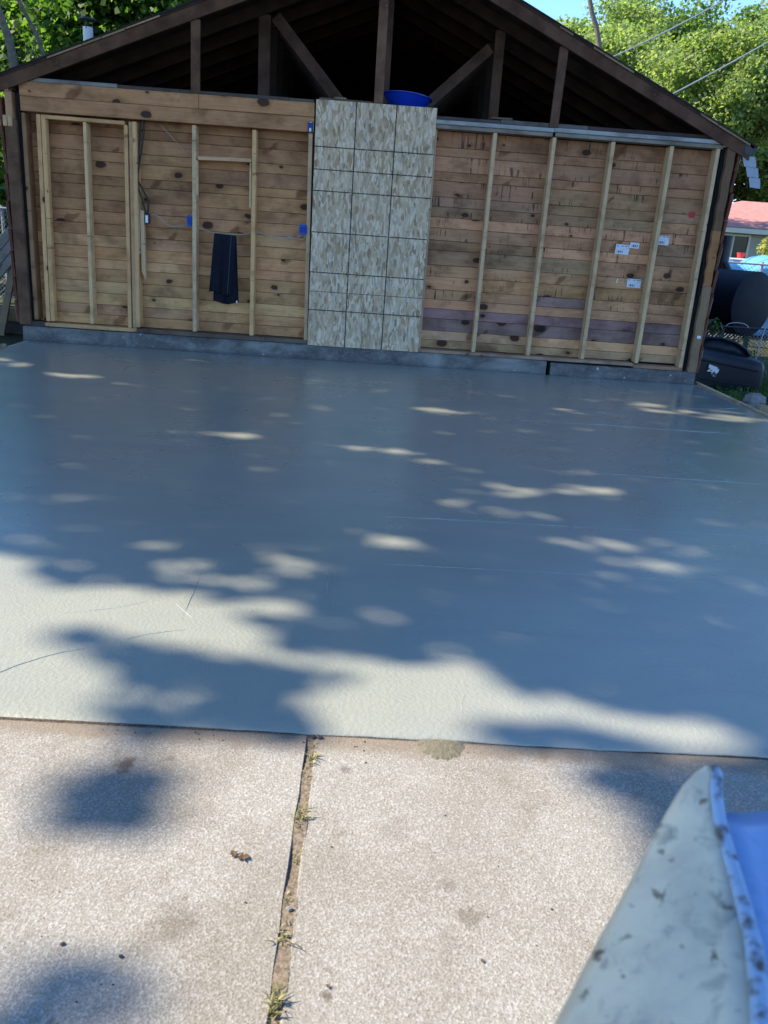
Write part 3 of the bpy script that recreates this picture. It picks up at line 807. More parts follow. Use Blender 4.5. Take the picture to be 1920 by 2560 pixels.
mb = MB().box((3.475, .0, .95), (3.513, .02, 1.30), .004); mb.move(lambda p: p + Vector((0, -.03*math.sin((p.z-.95)*9), 0)))
part(mb, 'torn_tar_flap', BLACKP)
part(MB().box((3.455, -.03, 2.43), (3.555, .09, 2.475), .004), 'corner_block', STUD, (0.630, 0.442, 0.263))
siding_edge(3.608, 1, [.12, .42, .72, .98, 1.22, 1.5, 1.73, 2.0, 2.2, 2.38], 'side_siding')
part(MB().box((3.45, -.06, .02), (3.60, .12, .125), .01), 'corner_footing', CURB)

# ---- roof: slopes, rafters, trusses
RZ, EL, ER = 4.11, (-3.98, 2.548), (3.76, 2.452)          # ridge height, eave ends of the roof top line
sL = (RZ-EL[1])/(0-EL[0]); sR = (RZ-ER[1])/ER[0]
DKB = (.11, .055, .033)
def zl(x): return RZ + sL*x
def zr(x): return RZ - sR*x
def sloped(xa, xb, fz, drop0, drop1, y0, y1, ch=.004):
    """bar following a roof slope; between drop0 and drop1 below the roof line"""
    V = []
    for x in (xa, xb):
        for y in (y0, y1):
            V += [(x, y, fz(x)-drop1), (x, y, fz(x)-drop0)]
    return MB().add(V, [(0, 1, 3, 2), (4, 6, 7, 5), (0, 4, 5, 1), (2, 3, 7, 6), (0, 2, 6, 4), (1, 5, 7, 3)])
YB = 6.6
for k, y in enumerate([-.045] + [.61*j for j in range(1, 11)]):
    c = DKB if k == 0 else (.040, .022, .015)  # rafters behind the front one darkened, attic gloom put into the colour
    part(sloped(EL[0]+.03 if k == 0 else -3.85, -.001, zl, .026, .145, y, y+.040), 'rafter', CHAR_SHADED, jit(c))
    part(sloped(.001, ER[0]-.03 if k == 0 else 3.65, zr, .026, .145, y, y+.040), 'rafter', CHAR_SHADED, jit(c))
# front truss webs
def web(x0, z0, x1, z1, w, y, c):
    part(MB().beam((x0, y, z0), (x1, y, z1), w, .036, (0, 1, 0)), 'truss_web', CHAR_SHADED, jit(c))
WB = (.19, .10, .06)
web(-.103, 2.50, -.106, 4.05, .092, .0, WB)
web(-1.940, 2.54, -1.932, zl(-1.93)-.14, .090, .0, (.13, .07, .042))
web(1.692, 2.49, 1.700, zr(1.70)-.14, .088, .0, (.13, .072, .045))
for k in range(1, 11):
    y = .61*k+.045
    c = (.085, .048, .032) if k < 2 else (.03, .019, .014)  # webs deeper in get a darker colour, standing for attic shade
    web(-1.348, 2.50, -1.348, zl(-1.35)-.14, .125, y, c)
    web(1.145, 2.50, 1.137, zr(1.14)-.14, .105, y, c)
    web(-.42, 2.56, -1.24, 3.44, .12, y+.04, c)
    web(.36, 2.66, 1.05, 3.30, .11, y+.04, c)
    web(-.045, 2.5, -.045, 4.0, .09, y, c)
# deck, shingles, ceiling, back and side walls
part(sloped(EL[0], 0, zl, .0, .024, -.05, YB), 'roof_deck', CHAR_SHADED, (.05, .028, .02))
part(sloped(0.0005, ER[0], zr, .0, .024, -.05, YB), 'roof_deck', CHAR_SHADED, (.05, .028, .02))
part(sloped(EL[0]-.02, 0, zl, -.016, -.001, -.058, YB), 'shingle_layer', ROOFDARK)
part(sloped(.0005, ER[0]+.03, zr, -.016, -.001, -.058, YB), 'shingle_layer', ROOFDARK)
# pale broken edge of the deck boards along both rakes
x = EL[0]+.05
while x < -.1:
    L = .10+.30*random.random()
    if random.random() < .68:
        part(sloped(x, min(x+L-.008, -.02), zl, .001+.004*random.random(), .018+.006*random.random(), -.057-.004*random.random(), -.051), 'deck_edge', STUD, jit((.34, .22, .12), .35))
    x += L
x = ER[0]-.05
while x > .1:
    L = .10+.30*random.random()
    if random.random() < .6:
        part(sloped(max(x-L+.008, .02), x, zr, .001+.004*random.random(), .018+.006*random.random(), -.057-.004*random.random(), -.051), 'deck_edge', STUD, jit((.30, .20, .11), .35))
    x -= L
part(MB().box((-3.85, .14, 2.445), (3.6, YB, 2.48)), 'attic_ceiling', CHAR_SHADED, (.02, .016, .014))
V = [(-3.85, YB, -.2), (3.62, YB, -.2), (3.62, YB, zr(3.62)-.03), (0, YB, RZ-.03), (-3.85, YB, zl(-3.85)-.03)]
part(MB().add(V + [(p[0], YB+.04, p[2]) for p in V], [(0, 1, 2, 3, 4), (9, 8, 7, 6, 5), (0, 5, 6, 1), (1, 6, 7, 2), (2, 7, 8, 3), (3, 8, 9, 4), (4, 9, 5, 0)]), 'rear_wall', CHAR_SHADED, (.03, .022, .018))
part(MB().box((-3.855, .185, -.2), (-3.81, YB-.001, 2.545)), 'side_wall', CREOSOTE)
part(MB().box((3.57, .185, -.2), (3.615, YB-.001, 2.45)), 'side_wall', CREOSOTE)
# gutter end and dangling soffit strip at the right eave
mb = MB()
pr = [(3.66, 2.47), (3.665, 2.385), (3.70, 2.365), (3.755, 2.37), (3.785, 2.40), (3.79, 2.46)]
V = []; F = []
for y in (-.05, YB):
    for (x, z) in pr: V.append((x, y, z))
    for (x, z) in reversed(pr): V.append((x*1.0+(.004 if x < 3.7 else -.004), y, z+.005))
n = 12
for k in range(n): F.append((k, (k+1) % n, n+(k+1) % n, n+k))
F.append(tuple(range(6)))
part(mb.add(V, F), 'gutter', DARKMETAL)
SOFF = plain('pale_blue_grey_aluminium', (.30, .34, .42), .5, .4, .15)
zs = [(3.655, 3.80, 2.362), (3.700, 3.838, 2.262), (3.708, 3.845, 2.255), (3.742, 3.870, 2.165), (3.75, 3.877, 2.158), (3.782, 3.900, 2.062)]
for k in range(0, 6, 2):
    a, b_ = zs[k], zs[k+1]
    V = [(a[0], -.04-.01*k, a[2]), (a[1], -.02-.01*k, a[2]-.004), (b_[1], -.01-.012*k, b_[2]-.004), (b_[0], -.03-.012*k, b_[2])]
    V += [(p[0], p[1]+.006, p[2]) for p in V]
    part(MB().add(V, [(0, 3, 2, 1), (4, 5, 6, 7), (0, 1, 5, 4), (1, 2, 6, 5), (2, 3, 7, 6), (3, 0, 4, 7)]), 'dangling_soffit_strip', SOFF)
# roof vent
vp = part(MB().tube([(-3.478, 1.5, 2.70), (-3.478, 1.5, 3.36)], .055, 20), 'vent_pipe', WHITEP, smooth=False)
MB().lathe([(.002, .035), (.05, .028), (.098, .004), (.098, -.004), (.002, .0)], (-3.478, 1.5, 3.435), 24).build('vent_cap', DARKMETAL, vp)
mb = MB()
for a in (.5, 2.6, 4.7): mb.tube([(-3.478+.052*math.cos(a), 1.5+.052*math.sin(a), 3.34), (-3.478+.056*math.cos(a), 1.5+.056*math.sin(a), 3.438)], .006, 6)
mb.build('cap_bracket', DARKMETAL, vp)

# ---- electrics on the left half of the wall
def ebox(x0, x1, y, z0, z1, nm='electrical_box', mat=None):
    b_ = MB()
    b_.box((x0, y, z0), (x1, y+.055, z1), .005)
    o = part(b_, nm, mat or BLUEBOX)
    MB().box((x0+.008, y-.003, z0+.012), (x1-.008, y-.0005, z1-.012), .001).build('box_mouth', plain('box_inside', (.004, .04, .25), .5, .3, .1), o)
    MB().box((x0+.012, y-.004, z1), (x1-.012, y+.02, z1+.010), .002).build('box_tab', mat or BLUEBOX, o)
    MB().box((x0+.012, y-.004, z0-.008), (x1-.012, y+.02, z0), .002).build('box_tab', mat or BLUEBOX, o)
    return o
ebox(-2.046, -1.995, .012, 1.300, 1.398)
o = ebox(-.862, -.776, -.005, 1.300, 1.385)
o = ebox(-.802, -.750, -.046, 2.283, 2.372, mat=plain('dark_blue_plastic', (.006, .02, .09), .4, .4, .1))
MB().box((-.786, -.052, 2.284), (-.766, -.0475, 2.318), .002).build('cable_end', WHITEP, o)
MB().box((-.79, -.05, 2.368), (-.762, -.0475, 2.376), .001).build('cable_end', WHITEP, o)
o = ebox(-2.494, -2.448, .04, 1.292, 1.392, mat=DARKMETAL)
MB().box((-2.486, .034, 1.30), (-2.458, .0375, 1.375), .004).build('switch_plate', WHITEP, o)
def cable(pts, r, mat, nm='cable'):
    P = [Vector(p) for p in pts]
    out = []
    for i in range(len(P)-1):
        p0, p1, p2, p3 = P[max(i-1, 0)], P[i], P[i+1], P[min(i+2, len(P)-1)]
        for k in range(8):
            t = k/8
            out.append(.5*((2*p1) + (p2-p0)*t + (2*p0-5*p1+4*p2-p3)*t*t + (3*p1-p0-3*p2+p3)*t**3))
    out.append(P[-1])
    return part(MB().tube(out, r, 6), nm, mat, smooth=True)
cable([(-2.515, .07, 2.29), (-2.530, .06, 2.08), (-2.545, .05, 1.85), (-2.55, .045, 1.66), (-2.515, .04, 1.52), (-2.480, .05, 1.39)], .009, CABLEB)
cable([(-2.478, .07, 2.29), (-2.495, .06, 2.10), (-2.53, .05, 1.90), (-2.548, .04, 1.72), (-2.50, .03, 1.62), (-2.452, .035, 1.52), (-2.462, .05, 1.39)], .009, CABLEB)
cable([(-2.545, .05, 2.2), (-2.555, .05, 1.9), (-2.552, .045, 1.7)], .007, CABLEB)
cable([(-2.44, .06, 1.38), (-2.38, .05, 1.385), (-2.30, .03, 1.335), (-2.23, .03, 1.285), (-2.12, .05, 1.29), (-2.00, .06, 1.305)], .006, CABLEW)
cable([(-1.94, .06, 1.295), (-1.86, .055, 1.265), (-1.76, .02, 1.25), (-1.6, .0, 1.243), (-1.47, .03, 1.252), (-1.38, .06, 1.265)], .006, CABLEW)
cable([(-1.32, .06, 1.28), (-1.2, .06, 1.262), (-1.05, .05, 1.255), (-.95, .03, 1.24), (-.87, .02, 1.26), (-.85, .02, 1.30)], .006, CABLEW)
cable([(-1.0, .05, 1.275), (-.93, .03, 1.255), (-.82, .02, 1.245), (-.79, .02, 1.30)], .006, CABLEW)
cable([(-2.33, .082, 2.27), (-2.15, .084, 2.10), (-1.98, .084, 1.94)], .004, CABLEW, 'wire')

# lumber tags stapled to planks
for (x0, z0, w, h, rot) in ((2.545, 1.324, .150, .100, -.05), (2.698, 1.392, .100, .060, -.04), (2.980, 1.448, .130, .092, -.04), (2.731, .983, .152, .092, -.01)):
    mb = MB().box((0, 0, 0), (w, .0015, h))
    mb.move(lambda p: Vector((p.x*math.cos(rot)-p.z*math.sin(rot), p.y - .006*max(0, p.x/w-.6), p.x*math.sin(rot)+p.z*math.cos(rot))))
    part(mb, 'lumber_tag', PAPERM, origin=(x0, .1335, z0))
part(MB().beam((2.615, .134, 1.02), (2.622, .132, 1.065), .012, .002, (0, 1, 0), 0), 'lumber_tag', WHITEP)
part(MB().box((3.28, .1345, 1.74), (3.34, .136, 1.80)), 'red_paint_mark', REDPAINT)
part(MB().box((3.545, -.041, .50), (3.585, -.0365, .53)), 'paper_scrap', WHITEP)
part(MB().box((3.494, .012, 1.18), (3.504, .016, 1.25)), 'paper_scrap', WHITEP)

# ------------------------------------------------------------------ things on and against the wall
o = MB().box((0, 0, 0), (1.219, .011, 2.438), .0015)
o.move(lambda p: Vector((p.x, p.y + .024*p.z/2.438, p.z)))
tag(o.build('strand_board', OSB, origin=(-.7263, -.050, .1505)), 'tall flaky strand board sheet with black printed grid leaning on the stud wall', 'board')

# blue basin on the top plate
bm_ = MB().lathe([(.002, .0), (.165, .0), (.172, .006), (.245, .105), (.262, .110), (.262, .118), (.240, .118), (.165, .012), (.002, .010)], (0, 0, 0), 56)
rot = Matrix.Rotation(math.radians(4), 3, 'Y') @ Matrix.Rotation(math.radians(-3), 3, 'X')
bm_.move(lambda p: rot @ p + Vector((.185, .28, 2.597)))
tag(bm_.build('plastic_basin', BLUEBASIN, smooth=False), 'shallow blue plastic basin sitting on the plate above the strand board', 'basin')
o = MB().beam((-.70, .06, 2.602), (-.16, .06, 2.598), .022, .10, (0, 1, 0), .003).build('scrap_board', PLATE, color=(.13, .095, .07))
tag(o, 'thin dark scrap board lying on the plate beside the king post', 'board')
o = MB().beam((-.55, .07, 2.622), (-.43, .065, 2.622), .018, .05, (0, 1, 0), .002).build('scrap_block', PLATE, color=(.24, .18, .12))
tag(o, 'small loose wood offcut lying on the dark scrap board', 'offcut')
o = MB().beam((1.05, .055, 2.545), (1.27, .055, 2.547), .018, .06, (0, 1, 0), .002).build('scrap_block', PLATE, color=(.19, .14, .09))
tag(o, 'flat wood offcut lying on the dark plate between basin and attic post', 'offcut')

# black cloth folded over the cable
nu, nv = 26, 40
V = []; F = []
def drape(u, v, layer):
    """u across 0..1, v down 0..1"""
    top = .004*math.sin(u*9)
    xl0, xr0 = -1.745, -1.518
    if layer == 0: xl1, xr1, zb = -1.803, -1.560 + .012, .645
    else: xl1, xr1, zb = -1.765, -1.490, .535
    xa = xl0 + (xl1-xl0)*v; xb = xr0+(xr1-xr0)*v
    x = xa+(xb-xa)*u
    zt = 1.247 - .012*u
    z = zt + (zb + .012*math.sin(u*7+layer) - .02*u*(1-layer) - zt)*v
    fold = .016*math.sin(u*13+1.6*v+.8*math.sin(v*4)) + .008*math.sin(u*29+2-2.2*v)
    y = -.020 + fold*(.25+.75*v) - (0.022 if layer == 0 else 0) - .018*math.sin(math.pi*min(1, v*3)*.5)*(1 if layer == 0 else -.2)
    return (x, y, z)
for layer in (0, 1):
    o_ = len(V)
    for j in range(nv+1):
        for i in range(nu+1): V.append(drape(i/nu, j/nv, layer))
    for j in range(nv):
        for i in range(nu):
            a = o_+j*(nu+1)+i
            F.append((a, a+1, a+nu+2, a+nu+1))
ct = empty('folded_cloth', (-1.64, -.03, .54))
tag(ct, 'black navy cloth folded over the cable between two studs', 'cloth')
o = MB().add(V, F).build('cloth_fold', CLOTH, None, True); o.parent = ct; o.location = (1.64, .03, -.54)
so = o.modifiers.new('thick', 'SOLIDIFY'); so.thickness = .004
V = []; F = []
for j in range(31):
    p = drape(.80, j/30*.97, 0)
    V += [(p[0]-.002, p[1]-.006, p[2]), (p[0]+.002, p[1]-.006, p[2])]
for j in range(30): F.append((2*j, 2*j+1, 2*j+3, 2*j+2))
o = MB().add(V, F).build('seam', plain('seam_thread', (.07, .08, .11), .7, .3), ct); o.location = (1.64, .03, -.54)
o = MB().box((-1.513, -.034, .545), (-1.500, -.031, .57), .001).build('care_tag', WHITEP, ct); o.location = (1.64, .03, -.54)
# ------------------------------------------------------------------ neighbour's house
house = empty('bungalow', (15, 19, -.6))
tag(house, 'beige sided bungalow with red hipped roof and white framed window', 'house')
def hp(mb, name, mat, parent=house, color=None):
    o = mb.build(name, mat, parent, False, color)
    o.matrix_parent_inverse = Matrix.Translation(-Vector(house.location))
    return o
HX0, HX1, HY0, HY1 = 9.9, 23.0, 19.0, 26.0
hp(MB().box((HX0, HY0, -.9), (HX1, HY1, 2.3)), 'house_wall', SIDING)
WX0, WX1, WZ0, WZ1 = 11.12, 12.16, 1.40, 2.10
z = -.85; k = 0
while z < 2.2:
    z1 = min(z+.165, 2.26)
    segs = [(HX0-.02, HX1)] if (z1 < WZ0-.06 or z > WZ1+.06) else [(HX0-.02, WX0-.07), (WX1+.07, HX1)]
    for a, b_ in segs:
        V = [(a, HY0-.004, z1), (b_, HY0-.004, z1), (b_, HY0-.030, z+.004), (a, HY0-.030, z+.004), (a, HY0, z+.004), (b_, HY0, z+.004)]
        hp(MB().add(V, [(0, 3, 2, 1), (3, 4, 5, 2), (0, 4, 3), (1, 2, 5)]), 'siding_board', SIDING)
    z += .165; k += 1
win = hp(MB().box((WX0, HY0-.012, WZ0), (WX1, HY0-.006, WZ1)), 'window', GLASS)
def wp(mb, name, mat): 
    return mb.build(name, mat, win)
for a in ((WX0-.07, WX0), (WX1, WX1+.07)): wp(MB().box((a[0], HY0-.06, WZ0-.07), (a[1], HY0-.001, WZ1+.07), .006), 'window_frame', TRIM)
for a in ((WZ0-.07, WZ0), (WZ1, WZ1+.07)): wp(MB().box((WX0+.001, HY0-.057, a[0]), (WX1-.001, HY0-.001, a[1]), .006), 'window_frame', TRIM)
wp(MB().box(((WX0+WX1)/2-.05, HY0-.05, WZ0+.001), ((WX0+WX1)/2+.05, HY0-.013, WZ1-.001), .006), 'window_mullion', TRIM)
E0 = 2.36
ex0, ex1, ey0, ey1 = HX0-.5, HX1+.5, HY0-.45, HY1+.45
rv = [(ex0, ey0, E0), (ex1, ey0, E0), (ex1, ey1, E0), (ex0, ey1, E0), (13.2, 22.5, 3.42), (ex1-3.7, 22.5, 3.42)]
roof = hp(MB().add(rv, [(0, 1, 5, 4), (1, 2, 5), (2, 3, 4, 5), (3, 0, 4), (3, 2, 1, 0)]), 'hipped_roof', ROOFRED)
hp(MB().box((ex0+.02, ey0+.02, E0-.17), (ex1-.02, ey0+.06, E0-.012), .004), 'fascia', TRIM)
hp(MB().box((ex0+.02, ey0+.061, E0-.15), (ex1-.02, HY0, E0-.13)), 'soffit', TRIM)
ch = MB().tube([(14.15, 21.4, 3.0), (14.15, 21.4, 3.52)], .055, 12).build('flue_pipe', plain('pinkish_flue', (.45, .27, .23), .6), house)
ch.matrix_parent_inverse = Matrix.Translation(-Vector(house.location))
cc = MB().lathe([(.002, .03), (.1, .0), (.1, -.03), (.05, -.04)], (14.15, 21.4, 3.56), 14).build('flue_cap', plain('pinkish_flue_cap', (.45, .27, .23), .6), ch)

# ------------------------------------------------------------------ black tank smoker
tank = empty('tank_smoker', (5.3, 3.8, -.25))
tag(tank, 'big black horizontal steel tank smoker with upright stack behind the low fence', 'smoker')
TI = Matrix.Translation(-Vector(tank.location))
def tp(mb, name, mat, smooth=False, parent=tank):
    o = mb.build(name, mat, parent, smooth); o.matrix_parent_inverse = TI; return o
TC = Vector((5.60, 3.30, .74)); TA = Vector((-.50, .866, 0)); TR = .47; TL = 1.7
P = [TC - TA*.0 + TA*TL*t for t in (0, .02, .5, .98, 1)]
tp(MB().tube([TC, TC+TA*TL], TR, 48, False), 'tank_shell', TANKM, True)
u = TA.orthogonal().normalized(); w = TA.cross(u)
for e, s in ((0, -1), (TL, 1)):
    V = [TC+TA*(e+s*.05)]; F = []
    n = 48
    for j, (rr, dd) in enumerate(((.5, .045), (.85, .022), (1.0, 0))):
        for k in range(n):
            a = 2*math.pi*k/n
            V.append(TC+TA*(e+s*dd)+(u*math.cos(a)+w*math.sin(a))*TR*rr)
    for k in range(n):
        F.append((0, 1+k, 1+(k+1) % n))
        for j in range(2): F.append((1+j*n+k, 1+(j+1)*n+k, 1+(j+1)*n+(k+1) % n, 1+j*n+(k+1) % n))
    tp(MB().add(V, F), 'tank_end', TANKM, True)
tp(MB().tube([(5.42, 4.25, 1.0), (5.43, 4.25, 1.70)], .085, 20), 'smoke_stack', DARKMETAL)
tp(MB().tube([(5.33, 3.95, 1.30), (5.41, 3.85, 1.13)], .05, 14), 'stack_fitting', DARKMETAL)
for t, sgn in ((.2, 1), (.2, -1), (1.5, 1), (1.5, -1)):
    c = TC+TA*t; side = Vector((TA.y, -TA.x, 0))*sgn*.33
    tp(MB().beam((c.x+side.x, c.y+side.y, -.28), (c.x+side.x*.9, c.y+side.y*.9, TC.z-.30), .06, .06), 'leg', DARKMETAL)

# ------------------------------------------------------------------ fences
def chain_fence(name, label, xa, xb, y, zb, zt, posts, mat, r, cell, prail=.016):
    f = empty(name, ((xa+xb)/2, y, zb))
    tag(f, label, 'fence')
    I = Matrix.Translation(-Vector(f.location))
    def fp(mb, nm):
        o = mb.build(nm, mat, f); o.matrix_parent_inverse = I; return o
    fp(MB().tube([(xa, y, zt), (xb, y, zt)], prail, 8), 'rail')
    for px in posts: fp(MB().tube([(px, y+.03, zb-.1), (px, y+.03, zt+.05)], prail*1.5, 10), 'fence_post')
    mb = MB(); H = zt-zb
    n = int((xb-xa+H)/cell)
    for k in range(n):
        x0 = xa-H+k*cell
        for s in (0, 1):
            a = (x0, zb) if s == 0 else (x0, zt)
            b_ = (x0+H, zt) if s == 0 else (x0+H, zb)
            lo, hi = max(xa, x0), min(xb, x0+H)
            if hi-lo < .02: continue
            f_ = lambda x: a[1]+(b_[1]-a[1])*(x-x0)/H
            mb.tube([(lo, y-.004+s*.008, f_(lo)), (hi, y-.004+s*.008, f_(hi))], r, 3, False)
    o = fp(mb, 'wire_mesh'); o['kind'] = 'stuff'
    return f
chain_fence('chain_link_fence', 'low dark chain link fence between the tipped bin and the black tank', 4.05, 7.2, 2.3, -.24, .47, (4.55, 6.9), DARKMETAL, .0024, .055, .011)
chain_fence('chain_link_fence', 'silvery chain link fence in front of the blue tarp', 6.2, 10.5, 7.2, -.3, 1.30, (7.42, 9.6), GREYMETAL, .003, .075, .018)
chain_fence('chain_link_fence', 'silvery chain link fence beyond the leaning grey boards', -11.0, -5.6, 6.0, -.3, 1.35, (-9.0, -6.6), GREYMETAL, .003, .075, .018)
# bucket handle shaped hoop lying on the low fence
hoop = [(4.98+.155*math.cos(a), 2.26, .475+.06*math.sin(a)) for a in np.linspace(0, math.pi, 14)]
tag(MB().tube(hoop, .006, 6).build('wire_hoop', GREYMETAL), 'thin pale wire hoop caught on the low fence rail', 'hoop')
tag(MB().tube([(5.28, 2.2, -.24), (5.32, 2.2, .35), (5.40, 2.2, .86)], [.011, .010, .007], 6).build('thin_stake', GREYMETAL), 'thin leaning grey stake in front of the black tank', 'stake')

# blue tarp
nu, nv = 40, 16
V = []; F = []
for j in range(nv+1):
    for i in range(nu+1):
        uu, vv = i/nu, j/nv
        x = 7.2+2.6*uu
        zt = 1.38 - .24*math.exp(-((x-8.15)/.28)**2) - .04*math.sin(x*5)
        if vv < .35:
            yy = 10.2-1.0*vv/.35; zz = zt+.10*(1-vv/.35)-.03*math.sin(x*9)
        else:
            q = (vv-.35)/.65
            yy = 9.2-.10*math.sin(x*14+2*q)*q; zz = zt-q*(zt+.2)
        V.append((x, yy, zz))
for j in range(nv):
    for i in range(nu):
        a = j*(nu+1)+i
        F.append((a, a+1, a+nu+2, a+nu+1))
tb = MB().add(V, F).build('blue_tarp', TARP, None, True)
so = tb.modifiers.new('thick', 'SOLIDIFY'); so.thickness = .004
tag(tb, 'sagging light blue tarp draped behind the chain link fence', 'tarp')
tag(MB().box((7.3, 9.5, -.35), (9.7, 10.15, 1.15), .05).build('tarp_covered_stack', BLACKP), 'dark stack of goods covered by the blue tarp', 'stack')
rb_ = MB().lathe([(.002, 0), (.07, 0), (.10, .12), (.105, .13), (.09, .13), (.07, .03), (.002, .02)], (8.72, 11.3, 1.40), 18).build('red_pot', REDPAINT)
tag(rb_, 'small red flower pot above the blue tarp below the house window', 'pot')
tag(MB().box((8.2, 10.9, -.35), (9.7, 11.6, 1.398), .03).build('plant_stand', TRIM), 'pale plant stand behind the blue tarp', 'stand')

# ------------------------------------------------------------------ tipped bin
bn = empty('wheelie_bin', (4.3, 1.05, -.24))
tag(bn, 'black plastic wheelie bin tipped on its side by the garage corner', 'bin')
BI = Matrix.Translation(-Vector(bn.location))
def bp(mb, nm, mat, smooth=False, parent=bn):
    o = mb.build(nm, mat, parent, smooth); o.matrix_parent_inverse = BI; return o
def sect(x, y0, y1, z0, z1, e=5, n=28):
    r_ = []
    for k in range(n):
        a = 2*math.pi*(k+.5)/n
        c, s = math.cos(a), math.sin(a)
        r_.append((x, (y0+y1)/2+(y1-y0)/2*abs(c)**(2/e)*(1 if c > 0 else -1), (z0+z1)/2+(z1-z0)/2*abs(s)**(2/e)*(1 if s > 0 else -1)))
    return r_
S = [sect(3.72, .72, 1.40, -.26, .37), sect(3.80, .70, 1.42, -.27, .385), sect(3.83, .735, 1.38, -.26, .345), sect(4.25, .76, 1.34, -.255, .285), sect(4.62, .79, 1.30, -.25, .225), sect(4.74, .80, 1.28, -.245, .20), sect(4.79, .83, 1.25, -.21, .165)]
V = [p for s_ in S for p in s_]; F = []; n = 28
for i in range(len(S)-1):
    for k in range(n): F.append((i*n+k, i*n+(k+1) % n, (i+1)*n+(k+1) % n, (i+1)*n+k))
F.append(tuple((len(S)-1)*n+k for k in range(n)))
bp(MB().add(V, F), 'bin_body', BINP, True)
bp(MB().beam((3.98, .752, -.045), (4.66, .778, -.10), .018, .02, (0, 1, 0), .004), 'moulded_rib', BINP)
bp(MB().beam((3.92, .742, .19), (4.70, .785, .085), .024, .024, (0, 1, 0), .006), 'moulded_rib', BINP)
lid = [(4.02, 1.0, .36), (4.05, 1.0, .42), (4.22, .98, .43), (4.42, .97, .385), (4.56, .97, .31), (4.62, .98, .24)]
V = []; F = []
for i, p in enumerate(lid):
    V += [(p[0], p[1]-.03, p[2]), (p[0], p[1]+.30, p[2]-.01), (p[0], p[1]+.30, .20), (p[0], p[1]+.0, .20)]
for i in range(len(lid)-1):
    for k in range(4): F.append((i*4+k, i*4+(k+1) % 4, i*4+4+(k+1) % 4, i*4+4+k))
F += [(0, 1, 2, 3), (20, 23, 22, 21)]
bp(MB().add(V, F), 'bin_lid_hump', BINP, True)
bp(MB().tube([(p[0], p[1]-.04, p[2]+.004) for p in lid], .016, 8), 'lid_lip', BINP, True)
LBL = NT('torn_sticker')
n_ = LBL.noise(LBL.coord('Object'), 22, 2, .5)
LBL.fin(LBL.mix(LBL.ramp(n_, [(.56, 0), (.6, 1)]), (.62, .64, .68), (.05, .06, .08)), .5, .3)
bp(MB().add([(4.065, .738, .135), (4.205, .748, .095), (4.175, .748, -.02), (4.10, .742, .01), (4.115, .743, .045), (4.05, .738, .05)], [(0, 5, 4, 3, 2, 1)]), 'sticker', LBL.m)

# stones by the form board
def stone(c, r3, seed, label):
    r = random.Random(seed)
    V = []; F = []; n, mm = 12, 7
    ph = [r.random()*6 for _ in range(6)]
    for j in range(mm+1):
        th = math.pi*j/mm
        for k in range(n):
            a = 2*math.pi*k/n
            d = 1+.16*math.sin(2*a+ph[0])+.12*math.sin(3*th+ph[1])+.10*math.sin(3*a+2*th+ph[2])
            V.append((c[0]+r3[0]*d*math.sin(th)*math.cos(a), c[1]+r3[1]*d*math.sin(th)*math.sin(a), c[2]+r3[2]*d*math.cos(th)))
    for j in range(mm):
        for k in range(n): F.append((j*n+k, j*n+n+k, j*n+n+(k+1) % n, j*n+(k+1) % n))
    tag(MB().add(V, F).build('fieldstone', STONE), label, 'stone')
stone((4.12, -.45, -.10), (.15, .12, .10), 2, 'upper grey fieldstone in the grass beyond the form board')
stone((4.06, -.72, -.17), (.16, .13, .11), 5, 'lower grey fieldstone in the grass beyond the form board')

# ------------------------------------------------------------------ left yard
GB = (.30, .28, .25)
for k, lab in enumerate(('uppermost weathered grey board leaning beyond the dark corner post', 'middle weathered grey board leaning beyond the dark corner post', 'lowest weathered grey board leaning beyond the dark corner post')):
    o = MB().beam((-5.25+.03*k, 1.75, .40-.12*k), (-4.42+.03*k, 1.95, 1.42-.125*k), .105, .04, (0, 1, 0), .004).build('leaning_board', PLATE, color=jit(GB, .15))
    tag(o, lab, 'board')
o = MB().beam((-4.66, 1.9, .86), (-4.92, 1.85, -.24), .09, .04, (0, 1, 0), .004).build('prop_board', STUD, color=(.30, .23, .15))
tag(o, 'brown slanting prop under the leaning grey boards', 'board')
o = MB().beam((-5.3, 2.1, .02), (-4.3, 2.0, .02), .16, .2, (0, 1, 0), .01).build('timber_block', PLATE, color=(.26, .18, .10))
tag(o, 'brown timber beam lying behind the slanting prop', 'timber')
o = MB().beam((-5.3, 2.15, -.16), (-4.25, 2.05, -.16), .15, .24, (0, 1, 0), .01).build('timber_block', PLATE, color=(.06, .05, .045))
tag(o, 'dark timber beam on the ground under the brown beam', 'timber')
o = MB().tube([(-7.6, 3.4, 1.62), (-4.6, 3.4, 1.62)], .012, 8).build('green_rail', plain('green_paint', (.02, .20, .14), .5))
tag(o, 'thin green rail beyond the leaning grey boards', 'rail')
o = MB().tube([(-7.6, 3.4, -.24), (-7.6, 3.4, 1.65)], .02, 8).build('green_post', plain('green_paint_post', (.02, .20, .14), .5))
tag(o, 'green post holding up the thin green rail', 'post')

